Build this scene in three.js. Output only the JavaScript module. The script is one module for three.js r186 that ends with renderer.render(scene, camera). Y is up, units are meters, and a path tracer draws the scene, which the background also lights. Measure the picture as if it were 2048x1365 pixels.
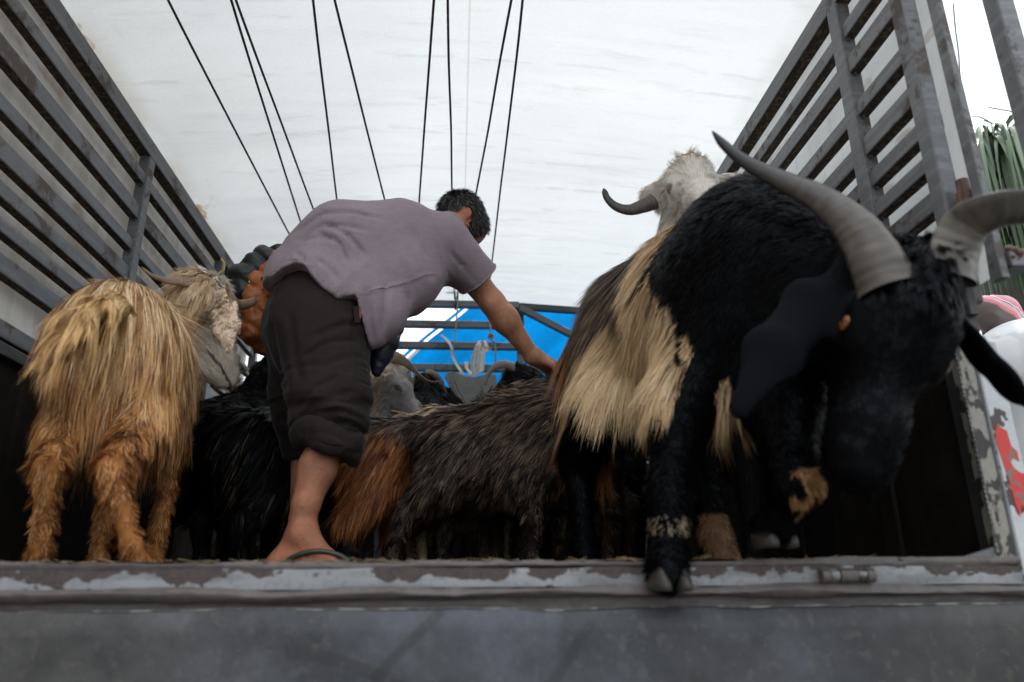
import * as THREE from 'three';
import { RoundedBoxGeometry } from 'three/addons/geometries/RoundedBoxGeometry.js';
import { mergeGeometries, mergeVertices } from 'three/addons/utils/BufferGeometryUtils.js';

// ---------------------------------------------------------------- camera, sky, sun, exposure
const scene = new THREE.Scene();
const EYE = 1.0;                                        // lens height above the road
const camera = new THREE.PerspectiveCamera(49.07, 1024 / 682, 0.05, 400);
const rad = (d) => d * Math.PI / 180, V = (x, y, z) => new THREE.Vector3(x, y, z);
const pitch = rad(18.9), yaw = rad(4.28), roll = rad(0.47);
const camF = V(Math.sin(yaw) * Math.cos(pitch), Math.sin(pitch), -Math.cos(yaw) * Math.cos(pitch));
const camR0 = V(Math.cos(yaw), 0, Math.sin(yaw)), camU0 = camR0.clone().cross(camF);
const camR = camR0.clone().multiplyScalar(Math.cos(roll)).addScaledVector(camU0, -Math.sin(roll));
const camU = camR.clone().cross(camF);
camera.position.set(0, EYE, 0);
camera.up.copy(camU);
camera.lookAt(camF.x, EYE + camF.y, camF.z);
camera.focus = 2.3; camera.userData.fStop = 2.2;

function skyTexture() {                                 // bright, thinly overcast sky
  const W = 512, H = 256, d = new Float32Array(W * H * 4);
  for (let j = 0; j < H; j++) for (let i = 0; i < W; i++) {
    const el = ((j + 0.5) / H - 0.5) * Math.PI, az = (i + 0.5) / W * 2 * Math.PI, k = (j * W + i) * 4;
    const up = Math.max(0, Math.sin(el)), c = 0.06 * Math.sin(az * 3 + el * 5) * Math.sin(el * 9 + az * 2);
    const l = el < 0 ? 0.12 : (0.92 + 0.30 * up + c);
    d[k] = l * 0.935; d[k + 1] = l * 1.0; d[k + 2] = l * 1.06; d[k + 3] = 1;
  }
  const t = new THREE.DataTexture(d, W, H, THREE.RGBAFormat, THREE.FloatType);
  t.mapping = THREE.EquirectangularReflectionMapping; t.magFilter = THREE.LinearFilter; t.needsUpdate = true;
  return t;
}
const sky = skyTexture();
scene.background = sky; scene.environment = sky;
scene.backgroundIntensity = 1.0; scene.environmentIntensity = 1.0;
const sun = new THREE.DirectionalLight(new THREE.Color(1, 0.955, 0.89), 2.6);
sun.position.set(2.6, 9.4, -8.5); sun.target.position.set(0, 1, -2.4);
sun.castShadow = true; sun.shadow.radius = 20;
sun.shadow.mapSize.set(2048, 2048);
Object.assign(sun.shadow.camera, { left: -6, right: 6, top: 6, bottom: -6, near: 0.5, far: 40 });
scene.add(sun, sun.target);
const renderer = new THREE.WebGLRenderer({ antialias: true });
renderer.setSize(1024, 682);
renderer.shadowMap.enabled = true;
renderer.toneMapping = THREE.LinearToneMapping;
renderer.toneMappingExposure = 1.9;

// ---------------------------------------------------------------- helpers
function rng(s) { return () => { s |= 0; s = s + 0x6D2B79F5 | 0; let t = Math.imul(s ^ s >>> 15, 1 | s); t = t + Math.imul(t ^ t >>> 7, 61 | t) ^ t; return ((t ^ t >>> 14) >>> 0) / 4294967296; }; }
const clamp = (x, a = 0, b = 1) => x < a ? a : x > b ? b : x, lerp = (a, b, t) => a + (b - a) * t;
const sstep = (a, b, x) => { const t = clamp((x - a) / (b - a)); return t * t * (3 - 2 * t); };
// the point seen at photograph pixel (px, py) on the upright plane z = -d
function at(px, py, d) {
  const v = camF.clone().addScaledVector(camR, (px - 1024) / 1495).addScaledVector(camU, -(py - 682.5) / 1495);
  return v.multiplyScalar(d / -v.z).add(camera.position);
}
function hash3(x, y, z) { let h = Math.imul(x, 374761393) ^ Math.imul(y, 668265263) ^ Math.imul(z, 2147483647 - 1640531527 | 0); h = Math.imul(h ^ h >>> 13, 1274126177); return ((h ^ h >>> 16) >>> 0) / 4294967296; }
function noise3(x, y, z) {
  const xi = Math.floor(x), yi = Math.floor(y), zi = Math.floor(z), xf = x - xi, yf = y - yi, zf = z - zi;
  const u = xf * xf * (3 - 2 * xf), v = yf * yf * (3 - 2 * yf), w = zf * zf * (3 - 2 * zf);
  const a = lerp(hash3(xi, yi, zi), hash3(xi + 1, yi, zi), u), b = lerp(hash3(xi, yi + 1, zi), hash3(xi + 1, yi + 1, zi), u);
  const c = lerp(hash3(xi, yi, zi + 1), hash3(xi + 1, yi, zi + 1), u), e = lerp(hash3(xi, yi + 1, zi + 1), hash3(xi + 1, yi + 1, zi + 1), u);
  return lerp(lerp(a, b, v), lerp(c, e, v), w);
}
function noise2(x, y, s = 0) {
  const xi = Math.floor(x), yi = Math.floor(y), xf = x - xi, yf = y - yi, u = xf * xf * (3 - 2 * xf), v = yf * yf * (3 - 2 * yf);
  return lerp(lerp(hash3(xi, yi, s), hash3(xi + 1, yi, s), u), lerp(hash3(xi, yi + 1, s), hash3(xi + 1, yi + 1, s), u), v);
}
function fbm(x, y, o = 4, s = 0) { let a = 0.5, v = 0, n = 0; for (let i = 0; i < o; i++) { v += a * noise2(x, y, s + i); n += a; x *= 2.03; y *= 2.03; a *= 0.55; } return v / n; }
// colour map and bump map of one surface: fn(x, y in metres) -> [r, g, b (linear), height 0..1, roughness]
function surface(w, h, mw, mh, fn) {
  const c = new Uint8Array(w * h * 4), b = new Uint8Array(w * h * 4), ro = new Uint8Array(w * h * 4), g = (x) => 255 * Math.pow(clamp(x), 1 / 2.2);
  for (let j = 0; j < h; j++) for (let i = 0; i < w; i++) {
    const r = fn((i + 0.5) / w * mw, (j + 0.5) / h * mh), k = (j * w + i) * 4;
    c[k] = g(r[0]); c[k + 1] = g(r[1]); c[k + 2] = g(r[2]); b[k] = b[k + 1] = b[k + 2] = 255 * clamp(r[3]); ro[k] = ro[k + 1] = ro[k + 2] = 255 * clamp(r[4] ?? 0.7);
    c[k + 3] = b[k + 3] = ro[k + 3] = 255;
  }
  return [c, b, ro].map((d, n) => {
    const t = new THREE.DataTexture(d, w, h); t.wrapS = t.wrapT = THREE.MirroredRepeatWrapping; t.magFilter = THREE.LinearFilter; t.minFilter = THREE.LinearMipmapLinearFilter; t.generateMipmaps = true;
    if (!n) t.colorSpace = THREE.SRGBColorSpace; t.repeat.set(1 / mw, 1 / mh); t.needsUpdate = true; return t;
  });
}
const mat = (o) => new THREE.MeshPhysicalMaterial(o);
function surfMat(w, h, mw, mh, fn, bump, o = {}) { const [map, bumpMap, roughnessMap] = surface(w, h, mw, mh, fn); return mat({ map, bumpMap, bumpScale: bump, roughnessMap, roughness: 1, ...o }); }
const rgb = (r, g, b) => new THREE.Color().setRGB(r, g, b);
// uv in metres from the dominant axis of each face
function metreUV(g, ox = 0, oy = 0) {
  const p = g.attributes.position, n = g.attributes.normal, uv = new Float32Array(p.count * 2);
  for (let i = 0; i < p.count; i++) {
    const x = Math.abs(n.getX(i)), y = Math.abs(n.getY(i)), z = Math.abs(n.getZ(i));
    let a, b;
    if (x >= y && x >= z) { a = p.getZ(i); b = p.getY(i); } else if (y >= z) { a = p.getZ(i) ; b = p.getX(i); } else { a = p.getX(i); b = p.getY(i); }
    uv[i * 2] = a + ox; uv[i * 2 + 1] = b + oy;
  }
  g.setAttribute('uv', new THREE.BufferAttribute(uv, 2)); return g;
}
// box between two corners, edges rounded
let boxN = 0;
function box(x0, x1, y0, y1, z0, z1, r = 0.004) {
  const w = x1 - x0, h = y1 - y0, d = z1 - z0, g = new RoundedBoxGeometry(w, h, d, 2, Math.min(r, w * 0.45, h * 0.45, d * 0.45));
  g.translate((x0 + x1) / 2, (y0 + y1) / 2, (z0 + z1) / 2); boxN++;
  return metreUV(g, boxN * 0.37, boxN * 0.53);
}
// square bar from a to b, up hint u
function bar(a, b, w, h, u = V(0, 1, 0), r = 0.004) {
  const d = b.clone().sub(a), L = d.length(), g = new RoundedBoxGeometry(w, h, L, 2, Math.min(r, w * 0.45, h * 0.45)); boxN++;
  metreUV(g, boxN * 0.37, boxN * 0.53);
  const z = d.normalize(), x = u.clone().cross(z).normalize(), y = z.clone().cross(x);
  g.applyMatrix4(new THREE.Matrix4().makeBasis(x, y, z).setPosition(a.clone().add(b).multiplyScalar(0.5)));
  return g;
}
function tube(pts, r, seg = 40, rs = 8, closed = false) {
  const g = new THREE.TubeGeometry(new THREE.CatmullRomCurve3(pts, closed, 'centripetal'), seg, r, rs, closed); return g;
}
const taken = {};
function numbered(n) { const k = taken[n] = (taken[n] ?? -1) + 1; return k ? n + '_' + String(k).padStart(3, '0') : n; }
function mesh(name, geo, m, parent = scene) {
  const o = new THREE.Mesh(Array.isArray(geo) ? mergeGeometries(geo.some((g) => !g.index) ? geo.map((g) => g.index ? g.toNonIndexed() : g) : geo) : geo, m);
  o.name = parent === scene ? numbered(name) : name; o.castShadow = o.receiveShadow = true; parent.add(o); return o;
}
function thing(name, label, category, pos = V(0, 0, 0), group) {
  const o = new THREE.Group(); o.name = numbered(name); o.position.copy(pos); o.userData = { label, category }; if (group) o.userData.group = group;
  scene.add(o); return o;
}
function tag(o, label, category, group) { Object.assign(o.userData, { label, category }); if (group) o.userData.group = group; return o; }
function part(name, parent) { const o = new THREE.Group(); o.name = name; parent.add(o); return o; }
function struct(name, geo, m) { const o = mesh(name, geo, m); o.userData.kind = 'structure'; return o; }

// ---------------------------------------------------------------- materials
const steelFn = (dark, rust, seed) => (x, y) => {
  const n = fbm(x * 9, y * 9, 5, seed), f = fbm(x * 60, y * 60, 3, seed + 9), st = fbm(x * 5, y * 90, 3, seed + 20);
  const r = 0.8 * sstep(0.58, 0.78, n + (f - 0.5) * 0.5), du = sstep(0.45, 0.7, st) * 0.3 + f * 0.3;
  const base = dark * (0.75 + du), R = rust;
  return [lerp(base * 0.98, 0.075 * R + 0.01, r), lerp(base, 0.048 * R + 0.008, r), lerp(base * 1.05, 0.034 * R + 0.006, r), 0.5 + (f - 0.5) * 0.5 - r * 0.25, 0.5 + 0.35 * r];
};
const M = {
  steel: surfMat(1024, 1024, 1.2, 1.2, steelFn(0.135, 0.9, 1), 0.0012, { metalness: 0.15 }),
  darkSteel: surfMat(1024, 1024, 1.2, 1.2, steelFn(0.045, 0.8, 40), 0.0014, { metalness: 0.15 }),
  rustPlate: surfMat(1024, 1024, 2, 2, (x, y) => {
    const n = fbm(x * 4, y * 4, 5, 70), f = fbm(x * 40, y * 40, 3, 80), st = fbm(x * 20, y * 2, 4, 90);
    const b = 0.008 + 0.012 * sstep(0.45, 0.75, n) + 0.004 * f + 0.008 * sstep(0.55, 0.8, st);
    return [b * 1.15, b * 0.9, b * 0.72, f, 0.6 + 0.25 * n];
  }, 0.0016, { specularIntensity: 0.08 }),
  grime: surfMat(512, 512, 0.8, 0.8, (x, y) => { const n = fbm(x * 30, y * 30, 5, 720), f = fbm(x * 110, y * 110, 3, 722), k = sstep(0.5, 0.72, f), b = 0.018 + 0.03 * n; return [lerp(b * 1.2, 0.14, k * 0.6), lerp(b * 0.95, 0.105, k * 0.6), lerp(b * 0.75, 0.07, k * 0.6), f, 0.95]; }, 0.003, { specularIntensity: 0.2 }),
  whitePaint: surfMat(2048, 256, 2.4, 0.3, (x, y) => {
    const yy = y * 1.0, n = fbm(x * 22, yy * 30, 5, 3), big = fbm(x * 3, yy * 3, 3, 5), f = fbm(x * 160, yy * 160, 3, 7);
    const vv = sstep(0.007, 0.027, ((y - 0.15) % 0.3 + 0.3) % 0.3) * 0.30 - 0.19, q = n + (big - 0.5) * 0.25 + vv, e = sstep(0.53, 0.555, q), edge = sstep(0.495, 0.53, q) - e;
    const gd = sstep(0.35, 0.7, fbm(x * 9, y * 40, 4, 11)), w = (0.22 + 0.12 * big - 0.06 * sstep(0.55, 0.8, f)) * (1 - 0.35 * gd), ru = 0.03 + 0.04 * f;
    return [lerp(w * 0.94, ru * 1.25, e) * (1 - 0.35 * edge), lerp(w * 0.96, ru * 0.95, e) * (1 - 0.4 * edge), lerp(w, ru * 0.85, e) * (1 - 0.42 * edge), e ? 0.2 + f * 0.3 : 0.75 + f * 0.06, 0.45 + 0.4 * e];
  }, 0.0014),
  rope: surfMat(64, 256, 0.03, 0.03, (x, y) => { const s = Math.sin((x / 0.03 + y / 0.03) * Math.PI * 4); const b = 0.026 + 0.018 * s; return [b * 1.1, b, b, 0.5 + 0.5 * s, 0.8]; }, 0.003),
};
Object.assign(M, {
  brownSteel: surfMat(512, 512, 0.8, 0.8, (x, y) => { const n = fbm(x * 12, y * 24, 5, 110), f = fbm(x * 80, y * 80, 3, 112), b = 0.04 + 0.05 * n + 0.04 * f; return [b * 1.12, b * 0.92, b * 0.85, f, 0.6]; }, 0.0016),
  wornEdge: surfMat(256, 256, 0.5, 0.5, (x, y) => { const n = fbm(x * 30, y * 30, 4, 120), k = sstep(0.46, 0.66, n), b = lerp(0.06, 0.22, k); return [b * 1.05, b, b * 0.95, n, 0.5]; }, 0.001, { metalness: 0.2 }),
  tailgate: surfMat(2048, 512, 2.3, 0.55, (x, y) => {
    const n = fbm(x * 5, y * 7, 5, 130), f = fbm(x * 34, y * 34, 4, 132), fine = fbm(x * 150, y * 150, 2, 134), w = fbm(x * 1.6, y * 1.8, 3, 136);
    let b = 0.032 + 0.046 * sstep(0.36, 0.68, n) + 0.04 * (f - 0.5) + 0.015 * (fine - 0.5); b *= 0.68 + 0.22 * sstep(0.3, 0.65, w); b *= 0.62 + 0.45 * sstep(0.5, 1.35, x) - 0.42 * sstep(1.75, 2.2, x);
    const spot = sstep(0.62, 0.72, fbm(x * 70, y * 70, 4, 138)); b *= 0.86 + 0.32 * sstep(0.35, 0.65, fbm(x * 14, y * 11, 5, 139)); b *= 0.93 + 0.2 * (fbm(x * 70, y * 6, 4, 137) - 0.3); const bz = (0.4 + 0.6 * sstep(0.35, 0.62, fbm(x * 3 + 5, y * 3.6, 3, 141))) * sstep(0.6, 1.3, x) * sstep(2.25, 1.7, x); let r = b * (1.04 - 0.12 * bz), g = b, bl = b * (0.95 + 0.30 * bz);
    r = lerp(r, 0.12, spot * 0.22); g = lerp(g, 0.10, spot * 0.22); bl = lerp(bl, 0.075, spot * 0.22);
    // old scuffs: two broad curved scrapes and a straight one
    for (const [cx, cy, R, a, w0] of [[1.02, 0.46, 0.40, 0.9, 0.013], [1.0, 0.50, 0.38, 0.8, 0.009], [0.98, 0.53, 0.345, 0.6, 0.012]]) { const d = Math.hypot(x - cx, y - cy) - R, on = x > cx + 0.02 && y < cy ? 1 : 0; const k = on * a * sstep(w0, w0 * 0.4, Math.abs(d)) * sstep(0.25, 0.5, f + 0.1); r *= 1 - 0.45 * k; g *= 1 - 0.47 * k; bl *= 1 - 0.5 * k; }
    for (const [x0, y0, dx, dy, L] of [[1.28, 0.0, -0.72, 0.7, 0.22], [1.52, 0.02, -0.6, 0.8, 0.12], [0.3, 0.05, -0.5, 0.86, 0.2]]) { const u = (x - x0) * dx + (y - y0) * dy, d = Math.abs((x - x0) * dy - (y - y0) * dx), k = u > 0 && u < L ? 0.4 * sstep(0.012, 0.004, d) : 0; r *= 1 - k; g *= 1 - k; bl *= 1 - k; }
    return [r, g, bl, 0.5 + (f - 0.5) * 0.5 + (fine - 0.5) * 0.2 - spot * 0.2, 0.42 + 0.3 * n];
  }, 0.0012, { metalness: 0.1 }),
  tanPaint: surfMat(128, 1024, 0.1, 0.5, (x, y) => { const n = fbm(x * 40, y * 22, 5, 140), e = sstep(0.56, 0.6, n), f = fbm(x * 150, y * 150, 2, 143), b = 0.2 + 0.07 * f; return [lerp(b * 1.08, 0.03, e), lerp(b, 0.024, e), lerp(b * 0.86, 0.02, e), 0.7 - 0.5 * e, 0.6]; }, 0.0016),
  pillarPaint: surfMat(256, 1024, 0.13, 0.5, (x, y) => { const n = fbm(x * 30 + 3, y * 24, 5, 145) + 0.06 * sstep(0.30, 0.5, y), e = sstep(0.575, 0.60, n), f = fbm(x * 150, y * 150, 2, 147), b = 0.46 + 0.1 * f; return [lerp(b * 0.97, 0.055, e), lerp(b, 0.035, e), lerp(b * 1.02, 0.032, e), 0.75 - 0.5 * e, 0.5]; }, 0.0016),
  rusty: surfMat(256, 256, 0.3, 0.3, (x, y) => { const n = fbm(x * 40, y * 40, 4, 150), b = 0.05 + 0.09 * n; return [b * 1.35, b * 0.8, b * 0.6, n, 0.8]; }, 0.002),
  red: surfMat(128, 256, 0.1, 0.2, (x, y) => { const n = fbm(x * 90, y * 90, 3, 155), e = sstep(0.64, 0.68, fbm(x * 60, y * 60, 4, 157)); return [lerp(0.55, 0.2, e), lerp(0.012 + 0.01 * n, 0.12, e), lerp(0.012, 0.1, e), n, 0.4]; }, 0.0006),
  blue: surfMat(512, 512, 1.5, 1.5, (x, y) => { const n = fbm(x * 6, y * 6, 4, 160), w = fbm(x * 90, y * 90, 2, 162), k = 0.8 + 0.4 * (n - 0.5) + 0.2 * (w - 0.5); const wr = 0.62 + 0.5 * fbm((x * 0.75 - y) * 9, (x + y) * 1.2, 3, 166); return [0, 0.22 * k * wr, 0.60 * k * wr, w, 0.9]; }, 0.001, { transmission: 0.85, specularIntensity: 0.15, thickness: 0, side: THREE.DoubleSide }),  // light and shade of the diagonal folds put into the blue
  white: mat({ color: rgb(0.78, 0.78, 0.76), roughness: 0.6 }),
});
// ---------------------------------------------------------------- ground and the truck
const Y = (h) => EYE + h;                               // heights are measured from the lens
const XL = -1.10, XR = 0.98, ZS = -1.30, ZF = -3.93, FLOOR = Y(0.030), SILL = Y(0.055);
{
  const g = new THREE.PlaneGeometry(300, 300, 60, 60); g.rotateX(-Math.PI / 2); metreUV(g);
  struct('ground', g, surfMat(512, 512, 4, 4, (x, y) => { const n = fbm(x * 3, y * 3, 5, 200), f = fbm(x * 40, y * 40, 3, 210), b = 0.045 + 0.05 * n * f + 0.02 * f; return [b * 1.08, b, b * 0.9, f, 0.9]; }, 0.006));
}
const truck = thing('truck', 'open-backed livestock truck with steel slatted sides and a worn white sill, its tailgate hanging down', 'truck', V(0, 0, -2.6));
truck.position.set(0, 0, 0);
const R0 = rng(11);
{
  // floor
  mesh('floor_plate', box(XL, XR, FLOOR - 0.05, FLOOR, ZF, ZS - 0.03), M.rustPlate, truck);
  for (const x of [-0.49, 0.39]) mesh('chassis_beam', box(x - 0.06, x + 0.06, FLOOR - 0.28, FLOOR - 0.052, ZF - 1.2, -1.5), M.darkSteel, truck);
  // side frames
  const leftH = [[1.514, 0.066], [1.386, 0.045], [1.258, 0.056], [1.134, 0.043], [1.030, 0.056], [0.938, 0.042], [0.858, 0.038], [0.772, 0.052], [0.622, 0.046]];
  const rightH = [[1.510, 0.066], [1.382, 0.046], [1.280, 0.052], [1.146, 0.044], [1.036, 0.054], [0.946, 0.044], [0.862, 0.040], [0.775, 0.050], [0.622, 0.046]];
  for (const side of [-1, 1]) {
    const fr = part('side_frame', truck), X = side < 0 ? XL : XR, H = side < 0 ? leftH : rightH;
    H.forEach(([h, t], i) => {
      const w = (R0() - 0.5) * 0.006, v = (R0() - 0.5) * 0.006, x = X + side * (0.017 + (R0() - 0.5) * 0.003);
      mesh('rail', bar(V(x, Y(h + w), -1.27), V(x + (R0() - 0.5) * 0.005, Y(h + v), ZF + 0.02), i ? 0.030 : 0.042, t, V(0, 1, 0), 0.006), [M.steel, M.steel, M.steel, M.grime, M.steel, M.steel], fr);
    });
    for (const z of side < 0 ? [-2.39, -3.255] : [-1.535, -2.40, -3.255]) {
      const x = X + side * 0.014;
      mesh('post', box(x - 0.019, x + 0.019, Y(0.59), Y(1.483), z - 0.024, z + 0.024, 0.005), side > 0 ? M.steel : M.steel, fr);
      // weld beads where rails meet the post
      const beads = [];
      for (const [h, t] of H.slice(1)) for (const e of [-1, 1]) { const s = new THREE.SphereGeometry(0.009, 6, 5); s.scale(0.8, 1.5, 0.8); s.translate(X + side * 0.012, Y(h + e * t * 0.4), z + 0.026); s.deleteAttribute('uv'); metreUV(s); beads.push(s); }
      mesh('weld', beads, M.darkSteel, fr).userData.kind = 'stuff';
    }
    // rear corner post
    mesh('corner_post', side > 0 ? box(XR - 0.006, XR + 0.032, Y(0.53), Y(2.0), -1.312, -1.270, 0.006) : box(XL - 0.066, XL + 0.006, Y(0.02), Y(2.0), -1.312, -1.268, 0.006), M.steel, fr);
    // solid lower side with pressed ribs
    const px0 = side > 0 ? XR + 0.004 : XL - 0.034, sp = part('side_panel', truck);
    mesh('sheet', box(px0, px0 + 0.03, Y(0.02), Y(0.585), ZF, ZS - 0.02), M.rustPlate, sp);
    mesh('cap_rail', box(side > 0 ? XR - 0.012 : XL - 0.05, side > 0 ? XR + 0.05 : XL + 0.012, Y(0.556), Y(0.588), ZF, ZS - 0.03), M.darkSteel, sp);
    for (let k = 0; k < 5; k++) { const z = -1.66 - k * 0.48; mesh('rib', box(side > 0 ? XR - 0.008 : XL - 0.006, side > 0 ? XR + 0.006 : XL + 0.008, Y(0.06), Y(0.55), z - 0.03, z + 0.03, 0.006), M.rustPlate, sp); }
  }
  // headboard at the front
  const hb = part('headboard', truck);
  for (const [h, t, x0, x1] of [[1.560, 0.040, XL, 0.335], [1.440, 0.040, XL, 0.32], [1.312, 0.040, XL, 0.35], [1.186, 0.040, XL, XR], [0.966, 0.042, XL, XR], [0.75, 0.04, XL, XR]])
    mesh('rail', bar(V(x0, Y(h + (R0() - 0.5) * 0.004), ZF), V(x1, Y(h + (R0() - 0.5) * 0.008), ZF), t, 0.038, V(0, 1, 0)), M.steel, hb);
  mesh('rail', bar(V(0.335, Y(1.556), ZF), V(XR, Y(1.520), ZF), 0.036, 0.036), M.darkSteel, hb);
  for (const x of [0.345, -0.395, XL - 0.02, XR + 0.02]) mesh('post', box(x - 0.02, x + 0.02, Y(0.05), Y(1.585), ZF - 0.065, ZF - 0.022), M.steel, hb);
  mesh('brace', bar(V(0.338, Y(1.535), ZF + 0.03), V(XR, Y(1.19), ZF + 0.03), 0.04, 0.036), M.steel, hb);
  mesh('lower_panel', box(XL, XR, Y(0.02), Y(0.72), ZF - 0.06, ZF - 0.03), M.rustPlate, hb);

  // sill: worn white channel with a brown roll below it
  const sill = part('sill', truck);
  const prof = (h0, h1, z, bulge, seed, name, m, amp = 0.0012) => {
    const NX = 260, NY = 8, g = new THREE.PlaneGeometry(1, 1, NX, NY), p = g.attributes.position, uv = g.attributes.uv;
    for (let i = 0; i < p.count; i++) {
      const u = p.getX(i) + 0.5, v = p.getY(i) + 0.5, x = lerp(XL - 0.1, XR + 0.09, u), n = noise2(x * 7, v * 2, seed) - 0.5, n2 = noise2(x * 40, v * 3, seed + 1) - 0.5;
      p.setXYZ(i, x, Y(lerp(h0, h1, v)) + (n * 2 + n2 * 0.6) * amp * 2, z + Math.sin(v * Math.PI) * bulge + n * amp + n2 * amp);
      uv.setXY(i, x + 1.3, v * Math.abs(h1 - h0) + seed * 0.05);
    }
    g.computeVertexNormals(); return mesh(name, g, m, sill);
  };
  prof(0.014, 0.046, ZS, 0.001, 3, 'face', M.whitePaint, 0.0008);
  mesh('core', box(XL - 0.1, XR + 0.09, Y(-0.06), Y(0.040), ZS - 0.05, ZS - 0.012), M.darkSteel, sill);
  prof(0.0445, 0.058, ZS - 0.002, 0.004, 5, 'worn_edge', M.brownSteel, 0.002);
  const tp = new THREE.PlaneGeometry(XR - XL + 0.19, 0.09, 200, 6); tp.rotateX(-Math.PI / 2); tp.translate((XL + XR) / 2, SILL + 0.002, ZS - 0.046);
  { const p = tp.attributes.position; for (let i = 0; i < p.count; i++) p.setY(i, p.getY(i) + (noise2(p.getX(i) * 30, p.getZ(i) * 60, 9) - 0.5) * 0.004 - (p.getZ(i) < ZS - 0.06 ? 0.012 : 0)); tp.computeVertexNormals(); metreUV(tp); }
  mesh('tread', tp, M.brownSteel, sill);
  prof(-0.004, 0.0155, ZS + 0.004, 0.010, 12, 'roll', M.brownSteel, 0.0022);
  prof(-0.022, -0.002, ZS - 0.008, 0.0, 15, 'recess', M.brownSteel, 0.0022);
  // hinge knuckles between sill and tailgate
  const hx = at(1700, 1148, 1.29), hinge = part('hinge', sill);
  for (let k = 0; k < 5; k++) {
    const c = new THREE.CylinderGeometry(k % 2 ? 0.0105 : 0.012, k % 2 ? 0.0105 : 0.012, k === 2 ? 0.030 : 0.014, 20, 1); c.rotateZ(Math.PI / 2); c.translate(hx.x - 0.045 + [0, 0.016, 0.040, 0.064, 0.079][k], Y(0.030), ZS + 0.010); metreUV(c, k * 0.3); mesh('knuckle', c, k % 2 ? M.whitePaint : M.brownSteel, hinge);
  }
  // tailgate, let down so that its inner face hangs towards the road
  const tgate = part('tailgate', truck);
  {
    const NX = 220, NY = 30, g = new THREE.PlaneGeometry(1, 1, NX, NY), p = g.attributes.position, uv = g.attributes.uv;
    for (let i = 0; i < p.count; i++) {
      const u = p.getX(i) + 0.5, v = 0.5 - p.getY(i), x = lerp(XL - 0.06, XR + 0.05, u), e = sstep(0.03, 0, v);
      const lip = (noise2(x * 6, 1, 30) - 0.5) * 0.006 + (noise2(x * 28, 1, 31) - 0.5) * 0.002 + (noise2(x * 90, 2, 34) - 0.5) * 0.0008;
      p.setXYZ(i, x, Y(-0.0185) - v * 0.52 + lip * e, -1.272 + v * 0.05 + 0.006 * (noise2(x * 3, v * 3, 33) - 0.5) - e * 0.012);
      uv.setXY(i, x + 1.3, v * 0.52);
    }
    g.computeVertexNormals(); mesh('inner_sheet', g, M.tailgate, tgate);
    mesh('outer_sheet', box(XL - 0.06, XR + 0.05, Y(-0.53), Y(-0.035), -1.33, -1.292), M.darkSteel, tgate);
    const lp = []; for (let i = 0; i <= 110; i++) { const x = lerp(XL - 0.06, XR + 0.05, i / 110); lp.push(V(x, Y(-0.0185) + (noise2(x * 6, 1, 30) - 0.5) * 0.006 + (noise2(x * 28, 1, 31) - 0.5) * 0.002, -1.2835 + (noise2(x * 12, 4, 35) - 0.5) * 0.003)); }
    const lg = tube(lp, 0.0017, 330, 6); { const uv = lg.attributes.uv; for (let i = 0; i < uv.count; i++) uv.setXY(i, uv.getX(i) * 2.2, uv.getY(i) * 0.014); } mesh('lip', lg, M.wornEdge, tgate);
  }
  // white rear pillars with peeling paint (right one in view)
  for (const side of [1, -1]) {
    const pl = part('corner_pillar', truck), s = (a, b, y0, y1, z0, z1, r) => side > 0 ? box(a, b, y0, y1, z0, z1, r) : box(XL + XR - b, XL + XR - a, y0, y1, z0, z1, r);
    mesh('flange', s(0.954, 0.984, Y(0.058), Y(0.50), -1.325, -1.300, 0.003), M.tanPaint, pl);
    mesh('weld', (() => { const o = []; for (let k = 0; k < 46; k++) { const q = new THREE.IcosahedronGeometry(0.0032 + 0.002 * R0(), 1); q.scale(0.7, 1.4, 0.8); q.translate(side > 0 ? 0.953 : XL + XR - 0.953, Y(0.07 + k * 0.0093), -1.302); q.computeVertexNormals(); metreUV(q); o.push(q); } return o; })(), M.wornEdge, pl).userData.kind = 'stuff';
    mesh('face', s(0.988, 1.036, Y(-0.01), Y(0.46), -1.335, -1.296, 0.004), M.pillarPaint, pl);
    mesh('inner_web', s(0.962, 1.03, Y(0.02), Y(0.50), -1.36, -1.328, 0.003), M.darkSteel, pl);
    mesh('gusset', (() => { const sh = new THREE.Shape(); sh.moveTo(0, 0); sh.lineTo(0.075, 0); sh.lineTo(0.075, 0.02); sh.closePath(); const q = new THREE.ExtrudeGeometry(sh, { depth: 0.012, bevelEnabled: true, bevelSize: 0.002, bevelThickness: 0.002, bevelSegments: 1 }); if (side < 0) { q.scale(-1, 1, 1); } q.translate(side > 0 ? 0.885 : XL + XR - 0.885, Y(0.0575), -1.318); q.computeVertexNormals(); return metreUV(q); })(), M.steel, pl);
    mesh('latch_bracket', s(0.962, 0.992, Y(0.47), Y(0.535), -1.299, -1.272, 0.004), M.darkSteel, pl); mesh('latch_bolt', s(0.968, 0.986, Y(0.50), Y(0.56), -1.271, -1.258, 0.003), M.darkSteel, pl);
    if (side > 0) {   // red reflective mark, torn and flaking
      const sh = new THREE.Shape(), P = [[0.9905, 0.262], [0.9925, 0.282], [1.002, 0.300], [1.006, 0.290], [1.016, 0.284], [1.018, 0.256], [1.027, 0.246], [1.027, 0.228], [1.016, 0.234], [1.010, 0.226], [1.015, 0.214], [1.026, 0.206], [1.034, 0.206], [1.034, 0.190], [1.028, 0.180], [1.031, 0.162], [1.022, 0.156], [1.019, 0.136], [1.012, 0.150], [1.005, 0.128], [1.001, 0.15], [0.9975, 0.205]];
      P.forEach(([x, h], i) => i ? sh.lineTo(x, h) : sh.moveTo(x, h));
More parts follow.
